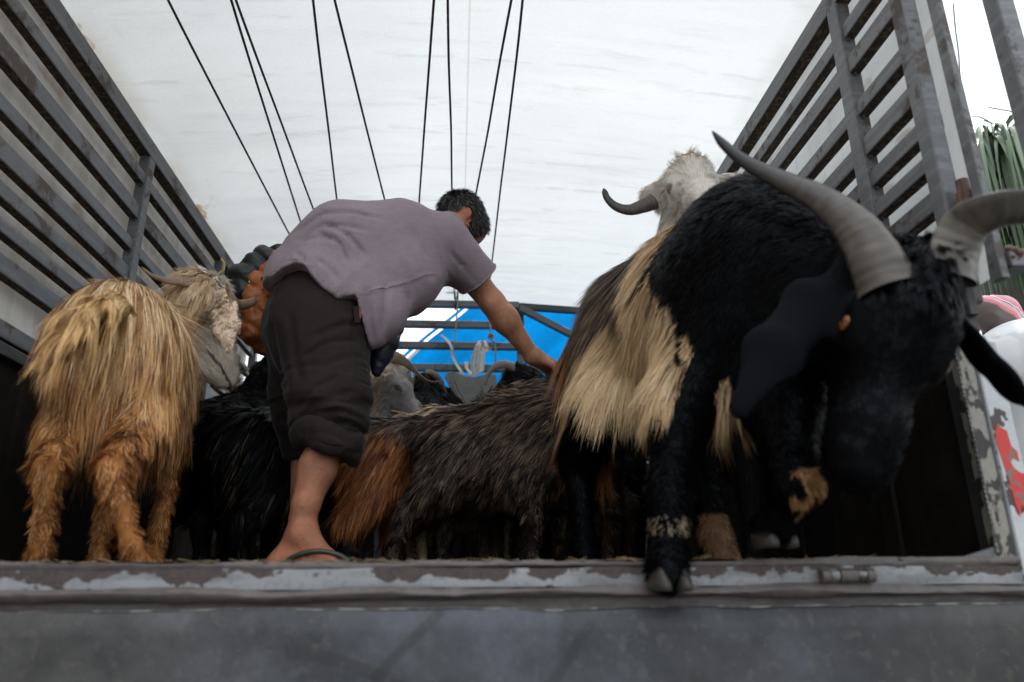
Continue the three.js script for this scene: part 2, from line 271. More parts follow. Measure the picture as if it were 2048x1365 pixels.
      const q = new THREE.ExtrudeGeometry(sh, { depth: 0.0009, bevelEnabled: false }); q.translate(0, EYE, -1.2958); metreUV(q); mesh('red_mark', q, M.red, pl);
    }
  }
  // rear gate, swung fully open
  const gate = part('rear_gate', truck), gz = -1.20;
  mesh('stile', box(0.989, 1.005, Y(0.545), Y(1.95), gz - 0.014, gz + 0.014, 0.003), M.steel, gate);
  for (const x of [1.14, 1.29, 1.44, 1.59]) mesh('bar', box(x - 0.021, x + 0.021, Y(0.605), Y(1.90), gz - 0.02, gz + 0.02, 0.006), M.steel, gate);
  for (const h of [0.584, 1.92]) mesh('cross_bar', box(1.007, 1.62, Y(h) - 0.019, Y(h) + 0.019, gz - 0.021, gz + 0.021, 0.005), M.steel, gate);
  for (const h of [0.742, 1.5]) {
    const hg = part('gate_hinge', gate);
    for (const [dy, r, L] of [[0.028, 0.012, 0.026], [0, 0.0165, 0.028], [-0.03, 0.0145, 0.026]]) { const c = new THREE.CylinderGeometry(r, r, L, 18); c.translate(1.0, Y(h) + dy, -1.245); metreUV(c); mesh('barrel', c, M.rusty, hg); }
    mesh('leaf', [box(1.0, 1.04, Y(h) - 0.006, Y(h) + 0.014, -1.244, -1.224, 0.003)], M.rusty, hg);
  }
  mesh('weld', (() => { const o = []; for (let k = 0; k < 14; k++) { const q = new THREE.IcosahedronGeometry(0.004 + 0.004 * R0(), 1); q.translate(1.01 + R0() * 0.02, Y(0.58 + R0() * 0.025), gz + 0.01 + R0() * 0.014); q.computeVertexNormals(); metreUV(q); o.push(q); } return o; })(), M.rusty, gate).userData.kind = 'stuff';
}
// ---------------------------------------------------------------- the white tarpaulin over the frame
{
  const NU = 260, NV = 190, g = new THREE.PlaneGeometry(1, 1, NU, NV), p = g.attributes.position, uv = g.attributes.uv;
  const xl = XL - 0.036, xr = XR + 0.036, top = 1.556, drop = 0.98, span = xr - xl, per = drop * 2 + span;
  for (let i = 0; i < p.count; i++) {
    const s = (p.getX(i) + 0.5) * per, v = p.getY(i) + 0.5, z = lerp(-3.99, -1.262, v);
    let x, y, wx = 0, wy = 0;
    const cr = (noise2(z * 2.3 + s * 0.4, s * 0.6, 51) - 0.5) * 0.030 + (noise2(z * 8 - s * 1.5, s * 1.6, 52) - 0.5) * 0.0075 + (noise2(z * 2, s * 5, 53) - 0.5) * 0.012 + (noise2(z * 26 + s * 2, s * 3, 57) - 0.5) * 0.0026;
    if (s < drop) { x = xl; y = top - drop + s; wx = -0.004 - Math.abs(cr) * 0.8 - Math.sin(s / drop * Math.PI) * 0.02; }
    else if (s > drop + span) { x = xr; y = top - (s - drop - span); wx = 0.004 + Math.abs(cr) * 0.8 + Math.sin((s - drop - span) / drop * Math.PI) * 0.02; }
    else { const t = (s - drop) / span; x = xl + t * span; y = top + Math.sin(t * Math.PI) * (0.062 + 0.012 * Math.sin(z * 2.3)); wy = cr * Math.min(1, t * 8, (1 - t) * 8); if (z < -3.9) wy -= (z + 3.9) * -0.2 * 0; }
    p.setXYZ(i, x + wx, Y(y + wy), z); uv.setXY(i, s, (z + 4.0));
  }
  g.computeVertexNormals();
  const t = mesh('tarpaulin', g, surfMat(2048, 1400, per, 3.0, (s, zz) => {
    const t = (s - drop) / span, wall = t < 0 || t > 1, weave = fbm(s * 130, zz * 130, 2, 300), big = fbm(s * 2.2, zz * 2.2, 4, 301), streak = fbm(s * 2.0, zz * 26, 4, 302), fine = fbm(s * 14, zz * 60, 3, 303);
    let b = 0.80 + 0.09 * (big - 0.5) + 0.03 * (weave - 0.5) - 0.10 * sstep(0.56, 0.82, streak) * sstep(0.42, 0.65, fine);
    const leftShade = 1 - 0.36 * sstep(0.5, 0.0, t) * (0.7 + 0.6 * (fbm(s * 1.6, zz * 1.4, 3, 313) - 0.5)); b *= wall ? 1 : leftShade * (0.96 + 0.1 * (fbm(s * 1.1, zz * 0.9, 3, 315) - 0.3)); let r = b * 0.965, gg = b, bl = b * 1.02;  // roof painted darker towards the left, for the weaker light on that side
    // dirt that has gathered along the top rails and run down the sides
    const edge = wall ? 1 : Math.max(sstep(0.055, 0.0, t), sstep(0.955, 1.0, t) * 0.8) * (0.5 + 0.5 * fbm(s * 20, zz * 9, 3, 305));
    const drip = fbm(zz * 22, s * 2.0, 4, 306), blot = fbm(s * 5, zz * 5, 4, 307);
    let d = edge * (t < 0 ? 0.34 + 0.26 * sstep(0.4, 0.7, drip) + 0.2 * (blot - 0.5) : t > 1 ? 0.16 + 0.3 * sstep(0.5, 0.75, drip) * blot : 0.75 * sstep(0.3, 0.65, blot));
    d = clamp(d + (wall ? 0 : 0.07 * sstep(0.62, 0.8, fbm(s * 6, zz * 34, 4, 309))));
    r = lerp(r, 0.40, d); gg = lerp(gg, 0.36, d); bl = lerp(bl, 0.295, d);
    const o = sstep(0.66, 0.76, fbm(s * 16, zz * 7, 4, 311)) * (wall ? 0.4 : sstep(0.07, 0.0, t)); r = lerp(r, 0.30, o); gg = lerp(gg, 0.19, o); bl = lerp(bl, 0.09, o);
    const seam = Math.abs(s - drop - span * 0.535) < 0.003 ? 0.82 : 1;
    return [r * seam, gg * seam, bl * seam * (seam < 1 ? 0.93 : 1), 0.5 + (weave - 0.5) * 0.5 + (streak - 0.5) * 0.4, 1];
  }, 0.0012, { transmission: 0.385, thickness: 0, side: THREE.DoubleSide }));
  tag(t, 'white weathered tarpaulin stretched over the slatted truck sides as a roof', 'tarpaulin');
}
// dark ropes stretched lengthwise under the tarpaulin, each doubled round the front rail
{
  const front = [[648, 598], [696, 598], [823, 598], [911, 598], [977, 598]];
  const rear = [[338, 462], [473, 625], [670, 866], [897, 1022], [1046]];
  const words = ['leftmost dark rope under the white tarpaulin, spread widest', 'second dark rope from the left under the tarpaulin', 'middle dark rope under the tarpaulin, meeting behind the bent man', 'fourth dark rope from the left, ending behind the dark-haired head', 'rightmost single dark rope under the tarpaulin, passing right of the head'];
  front.forEach((f, i) => {
    const F = at(f[0], f[1], -ZF - 0.03); F.y = Y(1.575);
    const ends = rear[i].map((px) => { const a = at(px, 0, 1); const k = 0.545 / (a.y - EYE) * 1; const d = 1.535 / (a.y - EYE); const Q = at(px, 0, d); return Q.clone().addScaledVector(Q.clone().sub(F).normalize(), 0.6); });
    const line = (a, b) => { const o = []; for (let k = 0; k <= 24; k++) { const t = k / 24, q = a.clone().lerp(b, t); q.y -= Math.sin(t * Math.PI) * 0.008; q.x += (noise2(t * 7, i, 61) - 0.5) * 0.004; o.push(q); } return o; };
    const tw = (pts) => { const g = tube(pts, 0.0037, 220, 7), uv = g.attributes.uv; for (let k = 0; k < uv.count; k++) uv.setXY(k, uv.getX(k) * 3.0 + uv.getY(k) * 0.03, uv.getY(k) * 0.03); return g; };
    const o = thing('rope', words[i], 'rope', V(F.x, F.y, F.z), 'dark ropes stretched under the tarpaulin');
    const gs = ends.map((e, k) => { const g = tw(line(F.clone().add(V((k - 0.5) * 0.012, 0.0, 0.02)), e)); g.translate(-F.x, -F.y, -F.z); return g; });
    gs.forEach((g) => mesh('strand', g, M.rope, o));
    const lp = []; for (let k = 0; k <= 16; k++) { const a = k / 16 * Math.PI * 2; lp.push(V(0.004 * Math.sin(k * 2), -0.017 + Math.cos(a) * 0.027, -0.03 + Math.sin(a) * 0.029)); }
    mesh('loop', tube(lp, 0.0036, 40, 7, true), M.rope, o);
  });
}
// blue sheet hung in front of the headboard
{
  const zb = 4.3, Ltop = at(950, 590, zb), Lbot = at(700, 800, zb), gA = [], mk = (o0, o1, N) => {
    const g = new THREE.PlaneGeometry(1, 1, N, 90), p = g.attributes.position, uv = g.attributes.uv;
    for (let i = 0; i < p.count; i++) {
      const u = p.getX(i) + 0.5, v = p.getY(i) + 0.5, y = lerp(Lbot.y - 0.35, Ltop.y + 0.03, v), e = Lbot.x + (Ltop.x - Lbot.x) * (y - Lbot.y) / (Ltop.y - Lbot.y);
      const x = lerp(e + o0, o1 === null ? 1.5 : e + o1, u), fold = Math.sin((x * 0.75 - y * 1.0) * 22 + 3 * noise2(x * 3, y * 3, 71)) * 0.012 * sstep(0.9, -0.2, x) + (noise2(x * 5, y * 2, 72) - 0.5) * 0.04;
      p.setXYZ(i, x, y, -zb + fold); uv.setXY(i, x + 2, y);
    }
    g.computeVertexNormals(); return g;
  };
  const o = thing('blue_tarpaulin', 'bright blue plastic sheet hanging beyond the steel headboard rails', 'tarpaulin', V(0, 0, 0));
  mesh('sheet', mk(0.055, null, 120), M.blue, o); mesh('hem_strip', mk(0.0, 0.03, 4), M.blue, o);
  mesh('tape', bar(V(Lbot.x + 0.10, Lbot.y + 0.0, -zb + 0.03), V((Lbot.x + Ltop.x) / 2 + 0.04, (Lbot.y + Ltop.y) / 2 - 0.02, -zb + 0.03), 0.02, 0.002, V(0, 0, 1)), M.white, o);
}

{ // pale house wall glimpsed past the left side, added and raised to shade the tarpaulin
  const b = thing('building', 'pale plastered house wall glimpsed past the left slatted side, raised tall to shade the tarpaulin', 'building', V(-3.3, 0, -3));
  const pl = surfMat(256, 256, 3, 3, (x, y) => { const n = fbm(x * 4, y * 4, 4, 700), k = 0.85 + 0.3 * n; return [0.42 * k, 0.38 * k, 0.34 * k, n, 0.9]; }, 0.004);
  const w = box(-0.2, 0.2, 0.0, 6.5, -5, 6.5, 0.02); mesh('wall', w, pl, b);
  mesh('eaves', box(-0.35, 0.42, 6.502, 6.62, -5.1, 6.6, 0.01), M.darkSteel, b);
  for (const z of [-2.5, 1.0, 4.0]) { const wn = part('window', b); mesh('frame', box(0.185, 0.235, 1.5, 2.7, z - 0.45, z + 0.45, 0.01), M.white, wn); mesh('pane', box(0.23, 0.245, 1.58, 2.62, z - 0.38, z + 0.38, 0.004), mat({ color: rgb(0.03, 0.035, 0.04), roughness: 0.1 }), wn); }
}
// ---------------------------------------------------------------- bodies: smooth unions of tapered capsules, meshed, and their hair
class Body {
  constructor() { this.b = []; this.cuts = []; }
  add(a, b, ra, rb, o = {}) {
    const B = { a: a.clone(), b: b.clone(), ra, rb, k: 0.04, w: 1, len: 0.03, lift: 0.15, flow: V(0, -1, 0), curl: 0, name: 'torso', ...o };
    B.ab = B.b.clone().sub(B.a); B.inv = 1 / Math.max(1e-9, B.ab.lengthSq()); B.side = (o.side ?? V(1, 0, 0)).clone().normalize(); this.b.push(B); return B;
  }
  one(B, x, y, z) {
    const ax = x - B.a.x, ay = y - B.a.y, az = z - B.a.z;
    let t = (ax * B.ab.x + ay * B.ab.y + az * B.ab.z) * B.inv; t = t < 0 ? 0 : t > 1 ? 1 : t;
    let dx = ax - t * B.ab.x, dy = ay - t * B.ab.y, dz = az - t * B.ab.z;
    if (B.w !== 1) { const s = (dx * B.side.x + dy * B.side.y + dz * B.side.z) * (1 / B.w - 1); dx += s * B.side.x; dy += s * B.side.y; dz += s * B.side.z; }
    let d = Math.sqrt(dx * dx + dy * dy + dz * dz) - (B.ra + (B.rb - B.ra) * t);
    return B.w < 1 ? d * (0.4 + 0.6 * B.w) : d;
  }
  f(x, y, z, list = this.b) {
    let d = 1e9;
    for (const B of list) { const e = this.one(B, x, y, z), k = B.k; if (d > 1e8) { d = e; continue; } if (e > d + k) continue; const h = Math.max(k - Math.abs(d - e), 0) / k; d = Math.min(d, e) - h * h * k * 0.25; }
    if (this.extra) d = this.extra(d, x, y, z);
    return d;
  }
  grad(x, y, z, e = 0.004) {
    const v = V(this.f(x + e, y, z) - this.f(x - e, y, z), this.f(x, y + e, z) - this.f(x, y - e, z), this.f(x, y, z + e) - this.f(x, y, z - e));
    return v.lengthSq() > 1e-14 ? v.normalize() : V(0, 1, 0);
  }
  near(x, y, z) { let m = 1e9, r = null; for (const B of this.b) { const e = this.one(B, x, y, z) - (B.prio ?? 0); if (e < m) { m = e; r = B; } } return r; }
  info(x, y, z) {      // blended hair settings
    const ds = this.b.map((B) => this.one(B, x, y, z)); let m = Math.min(...ds), W = 0; const o = { len: 0, lift: 0, curl: 0, flow: V(0, 0, 0) };
    this.b.forEach((B, i) => { const w = Math.exp(-(ds[i] - m) / 0.02); if (w < 0.02) return; W += w; o.len += w * B.len; o.lift += w * B.lift; o.curl += w * B.curl; o.flow.addScaledVector(B.flow, w); });
    o.len /= W; o.lift /= W; o.curl /= W; return o;
  }
  bounds(only, pad) {
    const mn = V(1e9, 1e9, 1e9), mx = V(-1e9, -1e9, -1e9);
    for (const B of this.b) { if (only && !only(B)) continue; for (const [p, r] of [[B.a, B.ra], [B.b, B.rb]]) { mn.min(V(p.x - r - pad, p.y - r - pad, p.z - r - pad)); mx.max(V(p.x + r + pad, p.y + r + pad, p.z + r + pad)); } }
    return [mn, mx];
  }
  // surface nets over a grid
  mesh(cell, only = null, clip = null) {
    const [mn, mx] = this.bounds(only, cell * 3), nx = Math.ceil((mx.x - mn.x) / cell) + 1, ny = Math.ceil((mx.y - mn.y) / cell) + 1, nz = Math.ceil((mx.z - mn.z) / cell) + 1;
    const F = new Float32Array(nx * ny * nz), Bk = 6, id = (i, j, k) => (k * ny + j) * nx + i, f = clip ? (x, y, z, l) => Math.max(this.f(x, y, z, l), clip(x, y, z)) : (x, y, z, l) => this.f(x, y, z, l);
    for (let K = 0; K < nz; K += Bk) for (let J = 0; J < ny; J += Bk) for (let I = 0; I < nx; I += Bk) {
      const bx = mn.x + (I + Bk / 2 - 0.5) * cell, by = mn.y + (J + Bk / 2 - 0.5) * cell, bz = mn.z + (K + Bk / 2 - 0.5) * cell, c = f(bx, by, bz, this.b), far = Math.abs(c) > Bk * cell * 1.5 + 0.012;
      let list = this.b; if (!far) { const ro = Bk * cell * 0.88, ds = this.b.map((B) => [B, this.one(B, bx, by, bz), (B.w < 0.5 ? 2.2 : 1.15) * ro]), top = Math.min(...ds.map((q) => q[1] + q[2])); list = ds.filter((q) => q[1] - q[2] < top + q[0].k + 0.03).map((q) => q[0]); }
      for (let k = K; k < Math.min(nz, K + Bk); k++) for (let j = J; j < Math.min(ny, J + Bk); j++) for (let i = I; i < Math.min(nx, I + Bk); i++) F[id(i, j, k)] = far ? c : f(mn.x + i * cell, mn.y + j * cell, mn.z + k * cell, list);
    }
    const vid = new Int32Array(nx * ny * nz).fill(-1), P = [], idx = [], E = [[0, 1], [0, 2], [0, 4], [1, 3], [1, 5], [2, 3], [2, 6], [3, 7], [4, 5], [4, 6], [5, 7], [6, 7]];
    const v8 = new Float32Array(8);
    for (let k = 0; k < nz - 1; k++) for (let j = 0; j < ny - 1; j++) for (let i = 0; i < nx - 1; i++) {
      let m = 0; for (let q = 0; q < 8; q++) { v8[q] = F[id(i + (q & 1), j + (q >> 1 & 1), k + (q >> 2))]; if (v8[q] < 0) m |= 1 << q; }
      if (m === 0 || m === 255) continue;
      let x = 0, y = 0, z = 0, n = 0;
      for (const [a, b] of E) { if ((v8[a] < 0) === (v8[b] < 0)) continue; const t = v8[a] / (v8[a] - v8[b]); x += (a & 1) + ((b & 1) - (a & 1)) * t; y += (a >> 1 & 1) + ((b >> 1 & 1) - (a >> 1 & 1)) * t; z += (a >> 2) + ((b >> 2) - (a >> 2)) * t; n++; }
      vid[id(i, j, k)] = P.length / 3; P.push(mn.x + (i + x / n) * cell, mn.y + (j + y / n) * cell, mn.z + (k + z / n) * cell);
    }
    const quad = (a, b, c, d, flip) => { if (a < 0 || b < 0 || c < 0 || d < 0) return; flip ? idx.push(a, c, b, a, d, c) : idx.push(a, b, c, a, c, d); };
    for (let k = 1; k < nz - 1; k++) for (let j = 1; j < ny - 1; j++) for (let i = 1; i < nx - 1; i++) {
      const s = F[id(i, j, k)] < 0;
      if (s !== F[id(i + 1, j, k)] < 0) quad(vid[id(i, j - 1, k - 1)], vid[id(i, j, k - 1)], vid[id(i, j, k)], vid[id(i, j - 1, k)], !s);
      if (s !== F[id(i, j + 1, k)] < 0) quad(vid[id(i - 1, j, k - 1)], vid[id(i - 1, j, k)], vid[id(i, j, k)], vid[id(i, j, k - 1)], !s);
      if (s !== F[id(i, j, k + 1)] < 0) quad(vid[id(i - 1, j - 1, k)], vid[id(i, j - 1, k)], vid[id(i, j, k)], vid[id(i - 1, j, k)], !s);
    }
    const g = new THREE.BufferGeometry();
    g.setAttribute('position', new THREE.BufferAttribute(new Float32Array(P), 3)); g.setIndex(idx);
    g.computeVertexNormals();
    return g;
  }
}
function tint(g, fn) {
  const p = g.attributes.position, n = g.attributes.normal, c = new Float32Array(p.count * 3);
  for (let i = 0; i < p.count; i++) { const r = fn(V(p.getX(i), p.getY(i), p.getZ(i)), n && V(n.getX(i), n.getY(i), n.getZ(i))); c[i * 3] = r[0]; c[i * 3 + 1] = r[1]; c[i * 3 + 2] = r[2]; }
  g.setAttribute('color', new THREE.BufferAttribute(c, 3)); return g;
}
let hairTris = 0;
// ribbons of hair on a meshed body. o: guides, kids, seg, width, clump, grav, seed, paint(p, n, bone, rand) -> [r, g, b], lenAt(p, n, len)
function hair(body, g, o) {
  const R = rng(o.seed), p = g.attributes.position, nn = g.attributes.normal, ix = g.index, T = ix.count / 3, cum = new Float64Array(T);
  const A = V(), B = V(), C = V(), eye = V(0, EYE, 0); let tot = 0;
  for (let t = 0; t < T; t++) {
    A.fromBufferAttribute(p, ix.getX(t * 3)); B.fromBufferAttribute(p, ix.getX(t * 3 + 1)); C.fromBufferAttribute(p, ix.getX(t * 3 + 2));
    const n = V().fromBufferAttribute(nn, ix.getX(t * 3)), c = A.clone().add(B).add(C).multiplyScalar(1 / 3), see = n.dot(eye.clone().sub(c).normalize());
    let w = B.clone().sub(A).cross(C.clone().sub(A)).length() * (see < -0.35 ? 0.22 : see < -0.1 ? 0.6 : 1);
    if (o.density) w *= o.density(c, n, body.near(c.x, c.y, c.z));
    tot += w; cum[t] = tot;
  }
  const S = o.seg, kids = o.kids, per = S * 2 + 1, tri = S * 2 - 1, NH = o.guides * kids, pos = new Float32Array(NH * per * 3), nor = new Float32Array(NH * per * 3), col = new Float32Array(NH * per * 3), idx = new Uint32Array(NH * tri * 3);
  const rn = o.scatter ?? 0.5; let vi = 0, ii = 0; const down = V(0, -1, 0);
  const G = Array.from({ length: S + 1 }, () => V());
  for (let q = 0; q < o.guides; q++) {
    let r = R() * tot, lo = 0, hi = T - 1; while (lo < hi) { const m = lo + hi >> 1; if (cum[m] < r) lo = m + 1; else hi = m; }
    let u = R(), v = R(); if (u + v > 1) { u = 1 - u; v = 1 - v; }
    A.fromBufferAttribute(p, ix.getX(lo * 3)); B.fromBufferAttribute(p, ix.getX(lo * 3 + 1)); C.fromBufferAttribute(p, ix.getX(lo * 3 + 2));
    const root = A.clone().multiplyScalar(1 - u - v).addScaledVector(B, u).addScaledVector(C, v), n = body.grad(root.x, root.y, root.z, 0.006), inf = body.info(root.x, root.y, root.z), bone = body.near(root.x, root.y, root.z);
    if (o.flowAt) o.flowAt(root, n, inf, bone);
    const short = inf.len < 0.06 && o.clump > 0.5; let len = inf.len * (0.75 + 0.5 * R()); len *= lerp(1 - (o.ragged ?? 0), 1, R()); if (o.lenAt) len = o.lenAt(root, n, len, bone);
    if (len < 0.003) continue;
    const fl = inf.flow.clone(); fl.addScaledVector(n, -fl.dot(n)); if (fl.lengthSq() < 1e-6) fl.set(R() - 0.5, -0.2, R() - 0.5); fl.normalize();
    fl.x += (R() - 0.5) * o.mess; fl.y += (R() - 0.5) * o.mess; fl.z += (R() - 0.5) * o.mess;
    const dir = fl.multiplyScalar(1 - inf.lift).addScaledVector(n, inf.lift).normalize(), st = len / S; G[0].copy(root);
    const wob = V(R() - 0.5, R() - 0.5, R() - 0.5).multiplyScalar(o.wave ?? 0.2), cu = V(R() - 0.5, R() - 0.5, R() - 0.5).normalize();
    for (let s = 1; s <= S; s++) {
      dir.addScaledVector(down, o.grav * st * 8).addScaledVector(wob, Math.sin(s * 1.9 + q)); if (inf.curl) dir.applyAxisAngle(cu, inf.curl * st * 40); dir.normalize();
      const P = G[s].copy(G[s - 1]).addScaledVector(dir, st), off = 0.003 + (o.puff ?? 0.06) * len * s / S, d = body.f(P.x, P.y, P.z);
      if (d < off) { const gr = body.grad(P.x, P.y, P.z, 0.008); P.addScaledVector(gr, Math.min(off - d, st)); dir.copy(P).sub(G[s - 1]).normalize(); }
    }
    const tx = V().crossVectors(n, Math.abs(n.y) < 0.9 ? V(0, 1, 0) : V(1, 0, 0)).normalize(), ty = V().crossVectors(n, tx), cl = R(), gcol = R();
    for (let c = 0; c < kids; c++) {
      const a = R() * 6.283, rr = Math.sqrt(R()) * o.spread, off = tx.clone().multiplyScalar(Math.cos(a) * rr).addScaledVector(ty, Math.sin(a) * rr);
      const rt = root.clone().add(off), d0 = body.f(rt.x, rt.y, rt.z); rt.addScaledVector(n, -d0 - 0.0015);
      const rnd = R(), base = o.paint(rt, n, bone, gcol * 0.6 + rnd * 0.4, rnd), ls = 0.65 + 0.5 * R(), jx = (R() - 0.5), jy = (R() - 0.5), jz = (R() - 0.5), w0 = o.width * (0.6 + 0.8 * R()) * (short ? 0.7 : 1), clump = o.clump * (short ? 0.4 : 1), rot = (R() - 0.5) * 1.5, v0 = vi;
      const nj = n.clone().add(V(jx, jy, jz).multiplyScalar(o.scatter ?? 0.5)).normalize();
      for (let s = 0; s <= S; s++) {
        const t = s / S, jj = len * 0.16 * t * t;
        const x = rt.x + (G[s].x - root.x) * ls - off.x * clump * t + jx * jj, y = rt.y + (G[s].y - root.y) * ls - off.y * clump * t + jy * jj, z = rt.z + (G[s].z - root.z) * ls - off.z * clump * t + jz * jj;
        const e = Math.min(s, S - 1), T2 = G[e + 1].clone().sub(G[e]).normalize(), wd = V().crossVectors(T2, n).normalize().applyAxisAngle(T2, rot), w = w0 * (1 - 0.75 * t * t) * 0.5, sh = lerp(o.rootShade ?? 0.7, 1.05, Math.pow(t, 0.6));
        for (const sg of s < S ? [-1, 1] : [0]) {
          pos[vi * 3] = x + wd.x * w * sg; pos[vi * 3 + 1] = y + wd.y * w * sg; pos[vi * 3 + 2] = z + wd.z * w * sg;
          nor[vi * 3] = nj.x + wd.x * sg * rn; nor[vi * 3 + 1] = nj.y + wd.y * sg * rn; nor[vi * 3 + 2] = nj.z + wd.z * sg * rn;
          col[vi * 3] = base[0] * sh; col[vi * 3 + 1] = base[1] * sh; col[vi * 3 + 2] = base[2] * sh; vi++;
        }
      }
      for (let s = 0; s < S - 1; s++) { const a0 = v0 + s * 2; idx[ii++] = a0; idx[ii++] = a0 + 1; idx[ii++] = a0 + 3; idx[ii++] = a0; idx[ii++] = a0 + 3; idx[ii++] = a0 + 2; }
      const a0 = v0 + (S - 1) * 2; idx[ii++] = a0; idx[ii++] = a0 + 1; idx[ii++] = a0 + 2;
    }
  }
  const out = new THREE.BufferGeometry();
  out.setAttribute('position', new THREE.BufferAttribute(pos.slice(0, vi * 3), 3)); out.setAttribute('normal', new THREE.BufferAttribute(nor.slice(0, vi * 3), 3)); out.setAttribute('color', new THREE.BufferAttribute(col.slice(0, vi * 3), 3));
  out.setIndex(new THREE.BufferAttribute(idx.slice(0, ii), 1)); hairTris += ii / 3;
  const L = out.attributes.normal.array; for (let i = 0; i < L.length; i += 3) { const l = Math.hypot(L[i], L[i + 1], L[i + 2]) || 1; L[i] /= l; L[i + 1] /= l; L[i + 2] /= l; }
  return out;
}
const hairMat = mat({ vertexColors: true, roughness: 0.48, specularIntensity: 0.55, side: THREE.DoubleSide });
const darkHairMat = mat({ vertexColors: true, roughness: 0.32, specularIntensity: 0.2, specularColor: rgb(0.8, 0.9, 1), side: THREE.DoubleSide });
const skinMat = mat({ vertexColors: true, roughness: 0.8, specularIntensity: 0.3 });
const darkSkinMat = mat({ vertexColors: true, roughness: 0.6, specularIntensity: 0.09, specularColor: rgb(0.8, 0.9, 1) });
const hornMat = mat({ vertexColors: true, roughness: 0.36, specularIntensity: 0.6 });
const eyeMat = mat({ vertexColors: true, roughness: 0.22, specularIntensity: 0.35, clearcoat: 0.25, clearcoatRoughness: 0.1 });
// a curved, ridged, keeled horn along points
function hornGeo(pts, r0, r1, o = {}) {
  const c = new THREE.CatmullRomCurve3(pts, false, 'centripetal'), N = o.seg ?? 90, Mr = 22, P = [], idx = [], L = c.getLength(), fr = c.computeFrenetFrames(N);
  let nrm = (o.up ?? V(0, 0, 1)).clone(), cols = [];
  for (let i = 0; i <= N; i++) {
    const t = i / N, C = c.getPointAt(t), T = c.getTangentAt(t); nrm.addScaledVector(T, -nrm.dot(T)).normalize(); const bi = T.clone().cross(nrm), tw = (o.twist ?? 0) * t;
    const rr = lerp(r0, r1, Math.pow(t, o.pow ?? 0.85)) * (t > 0.94 ? Math.sqrt(Math.max(0.02, (1 - t) / 0.06)) : 1);
    const rg = (o.ridge ?? 0.04) * (1 - t * 0.8), ph = t * L / (o.pitch ?? 0.012) * Math.PI * 2 + 2.5 * noise2(t * 9, 1, o.seed ?? 1);
    const rel = 1 + rg * (Math.sin(ph) * 0.6 + Math.sin(ph * 0.37 + 1) * 0.5);
    for (let j = 0; j <= Mr; j++) {
      const a = j / Mr * Math.PI * 2 + tw, ca = Math.cos(a - tw), sa = Math.sin(a - tw), keel = 1 + (o.keel ?? 0.25) * Math.pow(Math.max(0, ca), 3), fl = o.flat ?? 0.7;
      const rad2 = rr * rel, ex = ca * rad2 * keel, ey = sa * rad2 * fl;
      const dx = nrm.clone().multiplyScalar(Math.cos(tw) * ex - Math.sin(tw) * ey).addScaledVector(bi, Math.sin(tw) * ex + Math.cos(tw) * ey);
      P.push(C.x + dx.x, C.y + dx.y, C.z + dx.z);
      const n1 = fbm(t * L * 60, a * 3, 3, 400 + (o.seed ?? 0)), n2 = noise2(t * L * 260, a * 1.2, 410), k = 0.72 + 0.5 * (n1 - 0.5) + 0.28 * (n2 - 0.5) - 0.22 * (0.5 - 0.5 * Math.sin(ph)) * (1 - t), A = o.c0 ?? [0.26, 0.21, 0.165], B = o.c1 ?? [0.05, 0.045, 0.042], mx = sstep(0.1, 1, t);
      cols.push(lerp(A[0], B[0], mx) * k, lerp(A[1], B[1], mx) * k, lerp(A[2], B[2], mx) * k);
      if (i < N && j < Mr) { const a0 = i * (Mr + 1) + j, b0 = a0 + Mr + 1; idx.push(a0, a0 + 1, b0, a0 + 1, b0 + 1, b0); }
    }
  }
  const g = new THREE.BufferGeometry(); g.setAttribute('position', new THREE.BufferAttribute(new Float32Array(P), 3)); g.setAttribute('color', new THREE.BufferAttribute(new Float32Array(cols), 3)); g.setIndex(idx); g.computeVertexNormals(); return g;
}
function eyeGeo(c, r, out, slot, iris = [0.30, 0.115, 0.03]) {      // slot: direction of the long pupil
  const g = new THREE.SphereGeometry(r, 28, 20); g.deleteAttribute('uv');
  const up = out.clone().cross(slot).normalize();
  tint(g, (p) => { const d = p.clone().normalize(), a = d.dot(slot), b = d.dot(up), f = d.dot(out), e = Math.hypot(a, b); if (f < 0 || e > 0.72) return [0.03, 0.02, 0.015]; if (Math.abs(a) < 0.36 && Math.abs(b) < 0.13) return [0.003, 0.003, 0.003]; const k = 0.7 + 0.3 * Math.sin(Math.atan2(b, a) * 22); return iris.map((v) => v * k); });
  g.translate(c.x, c.y, c.z); return g;
}
const clampN = (v) => v.clone().normalize();
